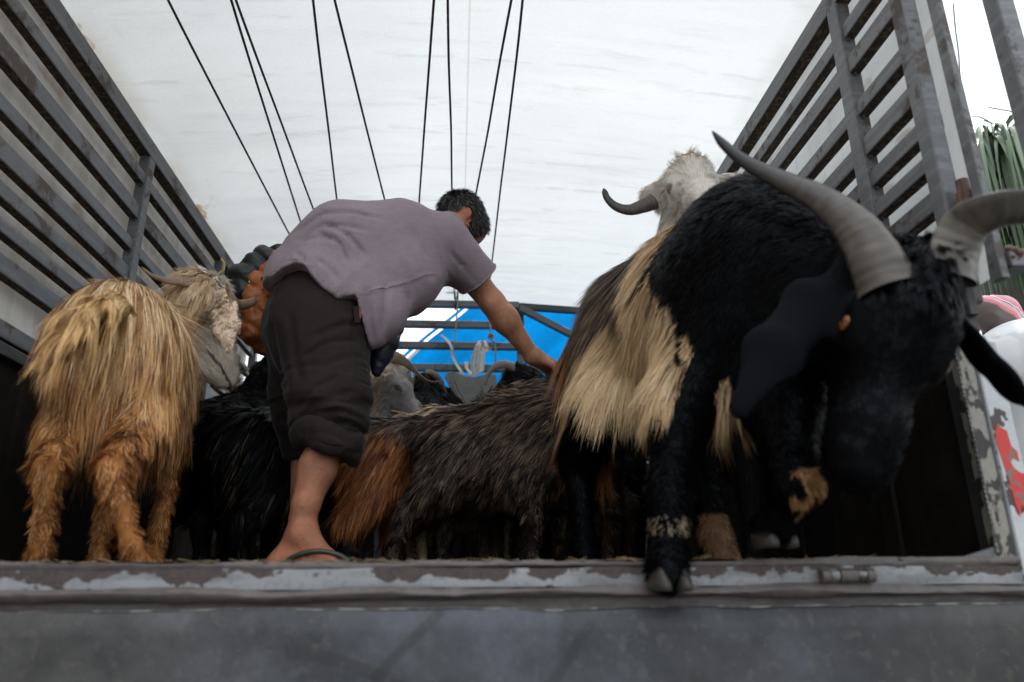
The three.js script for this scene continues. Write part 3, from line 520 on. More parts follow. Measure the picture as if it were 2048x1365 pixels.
// One goat. s: rump, chest (points), poll, nose (point), size, feet / hocks / knees overrides, horns, ears, tail, coat, paint
function goat(s) {
  const k = s.size ?? 1, up = V(0, 1, 0), base = V((s.rump.x + s.chest.x) / 2, s.floor ?? FLOOR, (s.rump.z + s.chest.z) / 2);
  const t = thing(s.name ?? 'goat', s.label, 'goat', base, s.group ?? 'goats crowded in the truck bed'), Rm = s.rump, Ch = s.chest, h = Ch.clone().sub(Rm); h.y = 0; h.normalize(); const sd = h.clone().cross(up).normalize();
  const L = (p, f, u, q) => p.clone().addScaledVector(h, f * k).addScaledVector(up, u * k).addScaledVector(sd, q * k), B = new Body(), co = s.coat, fl = clampN(h.clone().multiplyScalar(-(co.back ?? 0.5)).addScaledVector(up, -0.9));
  const tor = { name: 'torso', k: 0.09 * k, side: sd, w: s.slim ?? 0.84, len: co.torso, lift: co.lift ?? 0.15, flow: fl }, mid = Rm.clone().lerp(Ch, 0.5);
  B.add(L(Rm, 0, 0, 0), L(mid, 0, -0.02, 0), 0.135 * k, 0.155 * k, tor);
  B.add(L(mid, 0, -0.02, 0), L(Ch, 0, 0, 0), 0.155 * k, 0.160 * k, tor);
  B.add(L(Rm, -0.03, 0.085, 0), L(mid, 0, 0.075, 0), 0.05 * k, 0.06 * k, { ...tor, name: 'spine', w: 1, len: co.spine ?? co.torso });
  B.add(L(mid, 0, 0.075, 0), L(Ch, 0.0, 0.115, 0), 0.06 * k, 0.055 * k, { ...tor, name: 'spine', w: 1, len: co.spine ?? co.torso });
  B.add(L(Rm, 0.12, -0.05, 0), L(Ch, -0.06, -0.075, 0), 0.12 * k, 0.125 * k, { ...tor, name: 'belly', len: co.belly ?? co.torso });
  B.add(L(Rm, -0.075, 0.01, 0), L(Rm, -0.05, -0.06, 0), 0.095 * k, 0.09 * k, { ...tor, name: 'rump' });
  B.add(L(Ch, 0.06, 0.02, 0), L(Ch, 0.07, -0.09, 0), 0.12 * k, 0.09 * k, { ...tor, name: 'chest', len: co.chest ?? co.torso });
  const leg = { name: 'leg', k: 0.05 * k, len: co.leg, lift: 0.1, flow: V(0, -1, 0) }, fy = s.floor ?? FLOOR, hoofs = [];
  for (const q of [-1, 1]) {
    const id = q < 0 ? 'l' : 'r', ov = s.legs ?? {}, hip = L(Rm, 0.0, 0.0, q * 0.075);
    const foot = ov['h' + id] ?? (() => { const p = L(Rm, -0.08, 0, q * 0.10); p.y = fy; return p; })();
    const hy = hip.y - foot.y, hock = ov['hock' + id] ?? (() => { const p = foot.clone().addScaledVector(h, -0.05 * k); p.y = foot.y + hy * 0.46; return p; })(), st = ov['st' + id] ?? (() => { const p = hip.clone().lerp(hock, 0.5).addScaledVector(h, 0.11 * k).addScaledVector(sd, q * 0.02 * k); p.y = foot.y + hy * 0.66; return p; })();
    const fet = foot.clone().lerp(hock, 0.2).addScaledVector(h, -0.012 * k); fet.y = foot.y + 0.075 * k;
    B.add(hip, st, 0.112 * k, 0.075 * k, { ...leg, name: 'thigh', k: 0.08 * k, len: co.thigh ?? co.torso * 0.8, side: sd, w: 0.8, flow: fl, lift: co.lift ?? 0.15 });
    B.add(st, hock, 0.066 * k, 0.032 * k, { ...leg, name: 'shank', len: co.shank ?? co.leg * 1.5, flow: V(0, -1, 0).addScaledVector(h, -0.5) });
    B.add(hock, fet, 0.031 * k, 0.022 * k, { ...leg, k: 0.03 * k }); B.add(fet, foot.clone().add(V(0, 0.028 * k, 0)), 0.026 * k, 0.029 * k, { ...leg, k: 0.02 * k, name: 'pastern' }); hoofs.push(foot);
    const sh = L(Ch, 0.03, 0.0, q * 0.075), ff = ov['f' + id] ?? (() => { const p = L(Ch, 0.03, 0, q * 0.085); p.y = fy; return p; })(), sy = sh.y - ff.y;
    const kn = ov['kn' + id] ?? (() => { const p = ff.clone().addScaledVector(h, 0.01 * k); p.y = ff.y + sy * 0.45; return p; })(), el = ov['el' + id] ?? (() => { const p = sh.clone().lerp(kn, 0.55).addScaledVector(h, -0.045 * k); return p; })(), fe = ff.clone().lerp(kn, 0.22); fe.y += 0.012 * k;
    B.add(sh, el, 0.092 * k, 0.058 * k, { ...leg, name: 'shoulder', k: 0.08 * k, len: co.shoulder ?? co.torso * 0.8, side: sd, w: 0.75, flow: fl, lift: co.lift ?? 0.15 });
    B.add(el, kn, 0.052 * k, 0.031 * k, { ...leg, name: 'forearm' }); B.add(kn, fe, 0.033 * k, 0.023 * k, { ...leg, k: 0.025 * k }); B.add(fe, ff.clone().add(V(0, 0.028 * k, 0)), 0.026 * k, 0.030 * k, { ...leg, k: 0.02 * k, name: 'pastern' }); hoofs.push(ff);
  }
  // neck and head
  const hk = (s.headSize ?? 1) * k, ef = clampN(s.nose.clone().sub(s.poll)); let eu = (s.headUp ?? up).clone(); eu.addScaledVector(ef, -eu.dot(ef)).normalize(); const es = ef.clone().cross(eu).normalize();
  const H = (f, u, q) => s.poll.clone().addScaledVector(ef, f * hk).addScaledVector(eu, u * hk).addScaledVector(es, q * hk);
  const nb = L(Ch, 0.07, 0.045, 0), nt = H(-0.015, -0.055, 0), nf = nb.clone().sub(nt).normalize().addScaledVector(up, -0.7), nm = nb.clone().lerp(nt, 0.5).addScaledVector(up, -0.012);
  const neck = { name: 'neck', k: 0.07 * k, len: co.neck ?? co.torso, lift: co.lift ?? 0.15, flow: nf, side: sd, w: 0.85 };
  B.add(nb, nm, 0.112 * k, 0.088 * k, neck); B.add(nm, nt, 0.088 * k, 0.066 * hk, neck);
  const face = { name: 'head', k: 0.03 * hk, len: co.head ?? 0.014, lift: 0.12, flow: ef.clone().multiplyScalar(-1), side: es, w: 0.86, prio: 0.006 };
  B.add(H(-0.005, -0.035, 0), H(0.06, -0.038, 0), 0.058 * hk, 0.056 * hk, { ...face, name: 'skull' });
  B.add(H(0.055, -0.042, 0), H(0.165, -0.07, 0), 0.047 * hk, 0.032 * hk, { ...face, name: 'face', w: 0.8 });
  B.add(H(0.165, -0.070, 0), H(0.205, -0.082, 0), 0.034 * hk, 0.027 * hk, { ...face, name: 'muzzle', w: 0.95, k: 0.02 * hk });
  B.add(H(0.02, -0.085, 0), H(0.17, -0.105, 0), 0.036 * hk, 0.019 * hk, { ...face, name: 'jaw', w: 0.8 });
  B.add(H(0.195, -0.108, 0), H(0.17, -0.110, 0), 0.018 * hk, 0.019 * hk, { ...face, name: 'jaw', k: 0.014 * hk });
  for (const q of [-1, 1]) { B.add(H(0.055, -0.020, q * 0.036), H(0.085, -0.036, q * 0.038), 0.019 * hk, 0.015 * hk, { ...face, w: 1, k: 0.018 * hk, name: 'brow' }); B.add(H(0.198, -0.070, q * 0.016), H(0.21, -0.082, q * 0.013), 0.013 * hk, 0.011 * hk, { ...face, w: 1, k: 0.01 * hk, name: 'muzzle' }); }
  if (s.tuft) B.add(H(0.0, 0.012, 0), H(0.045, 0.008, 0), 0.035 * hk, 0.03 * hk, { ...face, name: 'tuft', len: s.tuft, lift: s.tuftLift ?? 0.3, curl: s.curl ?? 0, flow: ef.clone().addScaledVector(up, -0.3) });
  if (s.beard) B.add(H(0.13, -0.115, 0), H(0.16, -0.118, 0), 0.016 * hk, 0.014 * hk, { ...face, name: 'beard', len: s.beard, lift: 0.3, flow: V(0, -1, 0) });
  // ears: flattened, drooping leaves
  for (const q of [-1, 1]) {
    const d = s.ears?.[q < 0 ? 0 : 1] ?? [0.02, -0.45, 0.9, 0.16], dir = d[7] ? clampN(d[7]) : clampN(ef.clone().multiplyScalar(d[0]).addScaledVector(eu, d[1]).addScaledVector(es, d[2] * q)), ln = d[3] * hk, b0 = H(-0.005, -0.025, q * 0.05);
    const dr = (u) => b0.clone().addScaledVector(dir, ln * u).addScaledVector(up, -ln * 0.42 * u * u * (d[4] ?? 1)), thin = clampN(d[5] ?? clampN(dir.clone().cross(ef).cross(dir)));
    const fl2 = dr(1).sub(dr(0.2)), o = { ...face, name: 'ear', side: thin, w: 0.26, k: 0.014 * hk, flow: fl2, len: co.ear ?? 0.012, lift: 0.08 };
    B.add(dr(0), dr(0.38), 0.016 * hk, 0.031 * hk * (d[6] ?? 1), { ...o, k: 0.025 * hk }); B.add(dr(0.38), dr(0.72), 0.031 * hk * (d[6] ?? 1), 0.030 * hk * (d[6] ?? 1), o); B.add(dr(0.72), dr(1), 0.030 * hk * (d[6] ?? 1), 0.011 * hk, o);
  }
  if (s.tail) { const T = s.tail; for (let i = 0; i + 1 < T.length; i++) B.add(T[i], T[i + 1], (i ? 0.028 : 0.036) * k, 0.024 * k, { name: 'tail', k: 0.03 * k, len: co.tail ?? 0.06, lift: 0.1, flow: T[i + 1].clone().sub(T[i]).normalize(), prio: 0.02 }); }
  else B.add(L(Rm, -0.13, 0.09, 0), L(Rm, -0.20, 0.10, 0), 0.03 * k, 0.018 * k, { name: 'tail', k: 0.03, len: co.tail ?? 0.05, flow: h.clone().multiplyScalar(-1).add(V(0, -0.5, 0)) });
  for (const e of s.bumps ?? []) B.add(e.a, e.b, e.ra, e.rb, { ...tor, w: 1, ...e });
  const C = { B, h, sd, up, Rm, Ch, k, H, ef, eu, es, fr: (p) => { const d = p.clone().sub(Rm); return [d.dot(h) / Ch.clone().sub(Rm).length(), d.y / k, d.dot(sd) / k]; } };
  const paint = (p, n, bone, r, r2) => {
    const c = s.paint(p, n, bone, r, C, r2); if (!['face', 'muzzle', 'jaw', 'brow', 'skull'].includes(bone.name)) return c;
    const d = p.clone().sub(s.poll), f = d.dot(ef) / hk, u = d.dot(eu) / hk, q = Math.abs(d.dot(es)) / hk; let m = 1;
    if (Math.hypot(f - 0.216, u + 0.078, q - 0.013) < 0.0085) m = 0.08;                       // nostril
    if (f > 0.12 && Math.abs(u + 0.099 - (f - 0.2) * 0.12) < 0.0035) m = Math.min(m, 0.2);      // mouth
    if (Math.hypot((f - 0.072) * 0.55, u + 0.032) < 0.0125 && q > 0.028) m = Math.min(m, 0.3);  // lid
    return m < 1 ? [c[0] * m, c[1] * m, c[2] * m] : c;
  };
  // body: coarse trunk plus a finer head
  const isHead = (b) => ['skull', 'face', 'muzzle', 'jaw', 'brow', 'tuft', 'beard', 'ear'].includes(b.name);
  const trunk = B.mesh(s.cell ?? 0.0155), hg = s.fineHead === false ? null : B.mesh((s.headCell ?? 0.0055), isHead);
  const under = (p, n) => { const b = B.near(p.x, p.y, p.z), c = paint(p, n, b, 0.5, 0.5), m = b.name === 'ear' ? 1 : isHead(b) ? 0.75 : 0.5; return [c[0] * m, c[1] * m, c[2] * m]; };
  // the trunk inside the head grid is drawn back a little so that the finer head is what shows
  if (hg) { const bp = trunk.attributes.position, nn = trunk.attributes.normal, bx = B.bounds(isHead, 0); for (let i = 0; i < bp.count; i++) { const x = bp.getX(i), y = bp.getY(i), z = bp.getZ(i); if (isHead(B.near(x, y, z))) bp.setXYZ(i, x - nn.getX(i) * 0.005, y - nn.getY(i) * 0.005, z - nn.getZ(i) * 0.005); } }
  if (hg) { const bp = trunk.attributes.position, ix = trunk.index, keep = [], fine = (v) => ['ear', 'face', 'muzzle', 'jaw', 'brow', 'tuft', 'beard'].includes(B.near(bp.getX(v), bp.getY(v), bp.getZ(v)).name); for (let i = 0; i < ix.count; i += 3) if (!(fine(ix.getX(i)) && fine(ix.getX(i + 1)) && fine(ix.getX(i + 2)))) keep.push(ix.getX(i), ix.getX(i + 1), ix.getX(i + 2)); trunk.setIndex(keep); }
  tint(trunk, under); if (hg) tint(hg, under);
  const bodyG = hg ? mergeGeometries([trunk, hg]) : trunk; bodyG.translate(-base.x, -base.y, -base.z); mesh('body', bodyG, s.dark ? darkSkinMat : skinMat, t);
  const src = hg ? (() => { const a = trunk.clone(), keep = []; const ix = a.index, bp = a.attributes.position; for (let i = 0; i < ix.count; i += 3) { const v = ix.getX(i); if (!isHead(B.near(bp.getX(v), bp.getY(v), bp.getZ(v)))) keep.push(ix.getX(i), ix.getX(i + 1), ix.getX(i + 2)); } a.setIndex(keep); return a; })() : trunk;
  const tr = s.fur ?? {}, gm = hairMat;
  { trunk.translate(0, 0, 0); }
  const src2 = src.clone(); if (bodyG === trunk) src2.translate(base.x, base.y, base.z);
  const fo = { seg: 5, kids: 10, guides: 2600, width: 0.0032, clump: 0.75, spread: 0.014, grav: 0.5, mess: 0.35, seed: s.seed ?? 1, paint, ...tr };
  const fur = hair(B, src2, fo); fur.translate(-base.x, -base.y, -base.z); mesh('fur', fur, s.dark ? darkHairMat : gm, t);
  if (hg) {
    const ho = { ...fo, seg: 3, guides: 900, kids: 10, width: 0.0018, spread: 0.008, grav: 0.1, mess: 0.3, clump: 0.4, puff: 0.04, rootShade: 0.9, scatter: 0.35, seed: (s.seed ?? 1) + 50, ...(s.headFur ?? {}), density: (p) => Math.min(p.distanceTo(H(0.072, -0.033, 0.0475)), p.distanceTo(H(0.072, -0.033, -0.0475))) < (s.eyeClear ?? 0.022) * hk ? 0 : B.near(p.x, p.y, p.z).name === 'ear' ? (s.bareEars ? 0 : 2.2) : 1 };
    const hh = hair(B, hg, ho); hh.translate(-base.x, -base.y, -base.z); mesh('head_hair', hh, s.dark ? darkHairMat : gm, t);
  }
  // eyes, horns, hooves
  if (!s.eyesShut) for (const q of [-1, 1]) { const e = eyeGeo(H(0.072, -0.033, q * (s.eyeOut ?? 0.0462)), (s.eyeSize ?? 0.0118) * hk, clampN(es.clone().multiplyScalar(q).addScaledVector(ef, 0.25).addScaledVector(eu, 0.15)), ef, s.iris); e.translate(-base.x, -base.y, -base.z); mesh('eye', e, eyeMat, t); }
  for (const hn of s.horns ?? []) { const g = hornGeo(hn.pts, hn.r0, hn.r1, hn); g.translate(-base.x, -base.y, -base.z); mesh('horn', g, hornMat, t); }
  hoofs.forEach((f, i) => {
    if (s.noHoof) return;
    const gs = []; for (const q of [-1, 1]) { const c = new THREE.SphereGeometry(1, 16, 12); c.deleteAttribute('uv'); const pp = c.attributes.position; for (let j = 0; j < pp.count; j++) { const x = pp.getX(j), y = pp.getY(j), z = pp.getZ(j), yy = Math.max(y, -0.55), tp = 1 - 0.25 * (yy + 0.55); pp.setXYZ(j, (x * 0.0155 * tp + q * 0.0165) * k, (yy * 0.030 + 0.0165) * k, (z * 0.034 * tp - 0.008 * yy + 0.006) * k); } c.computeVertexNormals(); gs.push(c); }
    const hm = mergeGeometries(gs), dir = s.toe?.[i] ?? h, th = Math.atan2(dir.x, dir.z); hm.rotateY(th);
    tint(hm, (p) => { const n = fbm(p.x * 300, p.y * 500, 3, 430), c = s.hoofColor ?? [0.035, 0.03, 0.026]; return c.map((v) => v * (0.6 + 0.8 * n)); });
    hm.translate(f.x - base.x, f.y - base.y, f.z - base.z); mesh('hoof', hm, hornMat, t);
  });
  return C;
}
// ---------------------------------------------------------------- the goats
const mix3 = (a, b, t) => [lerp(a[0], b[0], t), lerp(a[1], b[1], t), lerp(a[2], b[2], t)];
const onFloor = (p, y = FLOOR) => V(p.x, y, p.z);
const BLACK = [0.0016, 0.0016, 0.0019], SOOT = [0.012, 0.0105, 0.0095];
{ // black goat with the cream flank, stepping out over the sill
  const rump = at(1310, 655, 1.82), chest = at(1490, 575, 1.40), poll = at(1832, 560, 1.06), nose = at(1822, 890, 0.94);
  goat({
    name: 'goat', label: 'large black goat with cream shaggy flank and spreading horns stepping over the sill', size: 1.12, headSize: 1.36, rump, chest, poll, nose, headUp: V(0.12, 0.25, 1), seed: 5, cell: 0.011, dark: true, bareEars: true, eyeOut: 0.0466, eyeSize: 0.013, eyeClear: 0.030, iris: [0.26, 0.085, 0.018], slim: 0.88,
    legs: { fr: V(0.345, Y(0.006), -1.262), knr: at(1340, 990, 1.30), hr: onFloor(at(1178, 1110, 1.78)), hl: onFloor(at(1448, 1110, 1.52)), fl: at(1545, 1098, 1.27), knl: at(1592, 965, 1.20), ell: at(1560, 800, 1.27) },
    coat: { torso: 0.026, belly: 0.045, leg: 0.013, neck: 0.022, head: 0.008, shank: 0.03, thigh: 0.035, chest: 0.028, back: 0.8, lift: 0.02, ear: 0.004 },
    tuft: 0.05, ears: [[0, 0, 0, 0.15, -0.45, V(0.95, 0.3, 0.3), 0.7, V(0.35, -0.9, 0.15)], [0, 0, 0, 0.172, 1.1, V(-0.35, -0.1, 1), 0.92, V(-0.9, -0.45, 0.05)]],
    bumps: [{ a: at(1172, 720, 1.86), b: at(1180, 880, 1.84), ra: 0.045, rb: 0.032, len: 0.19, lift: 0.12, prio: 0.03, name: 'fringe', flow: V(0.08, -1, 0) }],
    horns: [
      { pts: [at(1770, 585, 1.03), at(1742, 520, 1.04), at(1702, 455, 1.06), at(1640, 402, 1.09), at(1560, 362, 1.12), at(1490, 325, 1.14), at(1447, 290, 1.15), at(1424, 262, 1.15)], r0: 0.0405, r1: 0.006, pow: 0.85, up: V(0.5, 0.8, 0.4), keel: 0.35, flat: 0.72, twist: 0.5, seed: 3, pitch: 0.022, ridge: 0.016, c0: [0.125, 0.104, 0.087], c1: [0.014, 0.0135, 0.016] },
      { pts: [at(1908, 560, 1.02), at(1916, 500, 1.01), at(1940, 452, 0.99), at(1985, 428, 0.96), at(2050, 420, 0.94), at(2120, 436, 0.94), at(2190, 470, 0.95)], r0: 0.044, r1: 0.008, pow: 1.2, up: V(-0.6, 0.7, 0.5), keel: 0.4, flat: 0.6, twist: -0.7, seed: 8, pitch: 0.02, ridge: 0.02, c0: [0.22, 0.195, 0.17], c1: [0.035, 0.034, 0.036] }],
    fur: { guides: 6600, kids: 14, seg: 3, width: 0.0016, grav: 0.5, mess: 0.12, spread: 0.013, clump: 0.22, puff: 0.015, wave: 0.04, scatter: 0.22,
      lenAt: (p, n, len, bone) => ['torso', 'belly', 'spine', 'rump', 'thigh', 'shoulder', 'forearm'].includes(bone.name) && fgZone(p, rump, chest, 1.12) > 0 ? (bone.name === 'spine' ? len * 1.6 : Math.max(len * 3.6, 0.07 + 0.05 * (len / 0.03))) : len },
    headFur: { guides: 1500, width: 0.002, scatter: 0.25 },
    paint: (p, n, bone, r, C) => {
      if (bone.name === 'fringe') return mix3([0.20, 0.06, 0.015], [0.58, 0.29, 0.10], r);
      if (['torso', 'belly', 'spine', 'rump', 'thigh', 'shoulder', 'forearm'].includes(bone.name)) {
        const z = fgZone(p, rump, chest, 1.12);
        if (z === 1) return mix3(mix3([0.46, 0.25, 0.10], [0.66, 0.45, 0.24], noise3(p.x * 30, p.y * 6, p.z * 30)), [0.85, 0.66, 0.42], clamp(r * 0.9));
        if (z === 2) return r > 0.52 ? mix3([0.12, 0.082, 0.058], [0.42, 0.29, 0.19], (r - 0.52) * 2.2) : mix3([0.02, 0.016, 0.014], [0.10, 0.07, 0.052], r * 2);
      }
      const q = p.y - FLOOR, leg = ['forearm', 'leg', 'pastern', 'shank'].includes(bone.name);
      if (leg && p.z > -1.33 && p.x > 0.5 && q > 0.09 && q < 0.20 && bone.name !== 'torso') return q > 0.10 + 0.02 * Math.sin(p.x * 90) && q < 0.165 && p.x > 0.545 + 0.03 * (noise3(p.x * 60, p.y * 60, p.z * 60) - 0.5) && n.z > -0.3 ? mix3([0.22, 0.09, 0.025], [0.5, 0.3, 0.15], r) : BLACK;
      if (leg && p.z < -1.45 && p.x > 0.44 && q < 0.13) return mix3([0.2, 0.11, 0.05], [0.36, 0.22, 0.12], r);
      if (leg && p.z > -1.36 && p.x < 0.44 && q > 0.07 && q < 0.10) return r > 0.5 ? [0.34, 0.27, 0.19] : BLACK;
      return mix3(BLACK, bone.name === 'ear' ? [0.0042, 0.005, 0.0066] : [0.0032, 0.0032, 0.004], r);
    },
  });
}
function fgZone(p, rump, chest, k) {   // 0 black, 1 cream, 2 grizzled brown
  const h = chest.clone().sub(rump); h.y = 0; const L = h.length(); h.normalize(); const d = p.clone().sub(rump), f = d.dot(h) / L, u = d.y / k, nz = noise3(p.x * 22, p.y * 9, p.z * 22) - 0.5;
  const b = f - (0.74 + 0.42 * sstep(0.02, -0.16, u) + 0.25 * sstep(0.05, 0.17, u)) + nz * 0.14;
  if (b > 0 || (f > 0.35 && d.x * -h.z + d.z * h.x < 0)) return 0;
  if (u < -0.20 - 0.09 * sstep(0.45, 0.8, f) + nz * 0.06 || f < -0.36) return 0;
  return u > -0.035 + nz * 0.07 && b < -0.19 + 0.07 * nz ? 2 : 1;
}
{ // long-haired blond goat seen from behind
  const rump = at(236, 682, 1.66), chest = at(305, 740, 2.0);
  const headp = at(428, 588, 2.02);
  goat({
    label: 'long-haired blond goat seen from behind beside the left slatted wall', size: 0.79, headSize: 1.4, slim: 0.70, rump, chest, poll: headp, nose: headp.clone().add(V(0.075, -0.15, -0.13)), headUp: V(0.3, 0.75, -0.3), seed: 21, cell: 0.012,
    legs: { hr: onFloor(at(282, 1112, 1.48)), hockr: at(222, 940, 1.46), hl: onFloor(at(88, 1108, 1.55)), hockl: at(96, 940, 1.52) },
    coat: { torso: 0.22, spine: 0.22, belly: 0.23, thigh: 0.15, shank: 0.045, leg: 0.02, neck: 0.11, chest: 0.2, head: 0.016, tail: 0.115, back: 0.15, lift: 0.03, ear: 0.007 },
    tail: [at(232, 618, 1.49), at(192, 624, 1.41), at(150, 650, 1.35), at(118, 688, 1.33)], beard: 0.14, tuft: 0.03,
    ears: [[0.0, -0.35, 0.85, 0.13, 0.7], [0.25, -0.55, 0.7, 0.17, 0.9]],
    horns: [
      { pts: [at(424, 574, 1.98), at(400, 566, 1.93), at(365, 565, 1.88), at(328, 561, 1.84), at(300, 549, 1.81), at(282, 534, 1.80)], r0: 0.0215, r1: 0.004, up: V(0, 1, 0), keel: 0.3, flat: 0.62, twist: 0.7, seed: 2, ridge: 0.10, pitch: 0.010, c0: [0.42, 0.29, 0.19], c1: [0.2, 0.12, 0.075] },
      { pts: [at(446, 586, 2.02), at(456, 600, 2.0), at(470, 610, 1.98), at(487, 611, 1.97), at(503, 606, 1.97), at(512, 600, 1.98)], r0: 0.024, r1: 0.010, up: V(0, 1, 0.5), keel: 0.3, flat: 0.7, twist: 0.5, seed: 4, ridge: 0.10, pitch: 0.010, c0: [0.42, 0.29, 0.19], c1: [0.24, 0.15, 0.1] }],
    fur: { guides: 2900, kids: 19, seg: 5, width: 0.0017, grav: 1.8, mess: 0.24, spread: 0.013, clump: 0.68, wave: 0.2, puff: 0.012, ragged: 0.5, density: (p, n, b) => (['leg', 'pastern', 'shank'].includes(b.name) ? 1.6 : n.y > 0.45 ? 2.6 : 1) },
    headFur: { guides: 1500, kids: 12, seg: 4, width: 0.0013, clump: 0.25, mess: 0.2 },
    paint: (p, n, bone, r, C, r2) => {
      const y = p.y - FLOOR;
      if (bone.name === 'ear') return mix3([0.5, 0.36, 0.24], [0.72, 0.58, 0.44], clamp(r * 0.5 + fbm(p.x * 70, p.y * 50, 3, 451) * 0.6));
      if (['skull', 'face', 'muzzle', 'jaw', 'brow', 'tuft', 'beard'].includes(bone.name)) return mix3([0.72, 0.6, 0.46], [0.95, 0.9, 0.8], r);
      if (bone.name === 'neck') return mix3([0.45, 0.26, 0.11], [0.85, 0.68, 0.46], r);
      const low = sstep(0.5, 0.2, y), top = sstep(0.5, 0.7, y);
      let c = mix3([0.38, 0.13, 0.028], [0.92, 0.53, 0.21], clamp(r * 1.25 - 0.1)); c = mix3(c, [0.97, 0.82, 0.56], clamp(top * 0.6 * r + (r2 > 0.78 ? 0.45 : 0)));
      if (r < 0.36) c = mix3(c, [0.16, 0.055, 0.014], 0.75);
      if (bone.name === 'tail') c = mix3(c, [0.74, 0.5, 0.22], 0.5);
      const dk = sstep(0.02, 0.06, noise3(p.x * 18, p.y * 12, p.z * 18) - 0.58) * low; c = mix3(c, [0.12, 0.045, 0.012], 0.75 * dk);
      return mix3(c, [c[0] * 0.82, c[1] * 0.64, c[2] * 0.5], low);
    },
  });
}
// the rest of the herd
const PAL = {
  grizzle: (p, n, b, r) => r > 0.52 ? mix3([0.06, 0.043, 0.034], [0.33, 0.225, 0.155], (r - 0.52) * 2.2) : mix3([0.005, 0.0045, 0.0045], [0.04, 0.028, 0.022], r * 1.8),
  black: (p, n, b, r) => mix3(BLACK, r > 0.8 ? [0.07, 0.062, 0.056] : [0.016, 0.015, 0.015], r),
  cream: (p, n, b, r) => mix3([0.6, 0.47, 0.33], [0.92, 0.83, 0.7], r),
};
const HERD = 'goats crowded in the truck bed', small = { guides: 1100, kids: 9, seg: 4, width: 0.0028, spread: 0.014, clump: 0.6, mess: 0.35 };
const tiny = { guides: 500, kids: 8, seg: 3, width: 0.0034, spread: 0.016, clump: 0.5, mess: 0.35 };
{ // dark grizzled goat in the middle
  const rump = at(925, 908, 2.28), chest = at(1092, 892, 2.20), poll = at(1205, 905, 2.12);
  goat({ label: 'dark grizzled grey-brown goat in front of the herd, left of the black and cream goat', group: HERD, size: 0.86, rump, chest, poll, nose: at(1260, 985, 2.05), seed: 31, fineHead: false, dark: true, headSize: 0.95,
    legs: { hr: onFloor(at(785, 1110, 2.22)), hockr: at(812, 1022, 2.22), str: at(880, 970, 2.2), fr: onFloor(at(1062, 1110, 2.12)), knr: at(1068, 1040, 2.11), hl: onFloor(at(905, 1110, 2.4)), fl: onFloor(at(1120, 1110, 2.3)) },
    coat: { torso: 0.065, leg: 0.022, shank: 0.06, thigh: 0.07, belly: 0.08, back: 0.75, lift: 0.1, neck: 0.06, shoulder: 0.07 }, headCell: 0.008,
    fur: { guides: 2700, kids: 13, seg: 4, width: 0.0016, spread: 0.014, clump: 0.5, mess: 0.36, puff: 0.025, ragged: 0.4 }, headFur: tiny,
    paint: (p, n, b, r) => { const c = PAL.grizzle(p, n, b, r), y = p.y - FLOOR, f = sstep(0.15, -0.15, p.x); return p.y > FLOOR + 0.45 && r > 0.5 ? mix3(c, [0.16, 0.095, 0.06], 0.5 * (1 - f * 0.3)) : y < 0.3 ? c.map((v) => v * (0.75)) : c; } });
}
{ // rust-brown goat behind the bare leg
  const rump = at(745, 928, 2.46), chest = at(900, 935, 2.62), poll = at(985, 930, 2.76);
  goat({ label: 'rusty brown goat with shaggy hind leg standing just right of the bare shin', group: HERD, size: 0.88, rump, chest, poll, nose: at(1020, 1000, 2.82), seed: 33, fineHead: false, headSize: 0.95,
    legs: { hr: onFloor(at(704, 1112, 2.34)), hockr: at(686, 1036, 2.33), str: at(752, 985, 2.37), hl: onFloor(at(810, 1110, 2.5)) },
    coat: { torso: 0.07, leg: 0.02, shank: 0.10, thigh: 0.11, belly: 0.09, back: 0.7, lift: 0.14, neck: 0.07 }, headCell: 0.009,
    fur: { guides: 1900, kids: 10, seg: 4, width: 0.0023, spread: 0.013, clump: 0.75, mess: 0.4, puff: 0.03 }, headFur: tiny,
    paint: (p, n, b, r) => { const y = p.y - FLOOR; if (y < 0.16) return PAL.black(p, n, b, r); const t = sstep(0.40, 0.50, y + (noise3(p.x * 14, p.y * 10, p.z * 14) - 0.5) * 0.12); const rust = mix3([0.15, 0.04, 0.012], [0.68, 0.27, 0.09], r * r * 1.2), top = PAL.grizzle(p, n, b, r * 0.9 + 0.1); if (y > 0.57) return mix3(rust, [0.5, 0.3, 0.13], 0.5); return mix3(rust, top, t); } });
}
{ // dark goat whose back shows left of the trousers
  const rump = at(505, 912, 2.38), chest = at(640, 905, 2.62), poll = at(690, 930, 2.72);
  goat({ label: 'dark shaggy goat with brown-tipped hair behind the trouser leg, facing away', group: HERD, size: 0.88, rump, chest, poll, nose: at(720, 1000, 2.74), seed: 35, fineHead: false, dark: true,
    legs: { hr: onFloor(at(497, 1110, 2.26)), hl: onFloor(at(470, 1110, 2.42)) },
    coat: { torso: 0.09, leg: 0.025, shank: 0.08, thigh: 0.10, belly: 0.1, back: 0.6, lift: 0.16, neck: 0.07 }, headCell: 0.01, fur: { ...small, guides: 1200, mess: 0.45 }, headFur: tiny,
    paint: (p, n, b, r) => { const y = p.y - FLOOR; if (y > 0.575) return mix3(SOOT, [0.30, 0.17, 0.10], r); return r > 0.8 ? [0.10, 0.07, 0.045] : mix3(BLACK, SOOT, r); } });
}
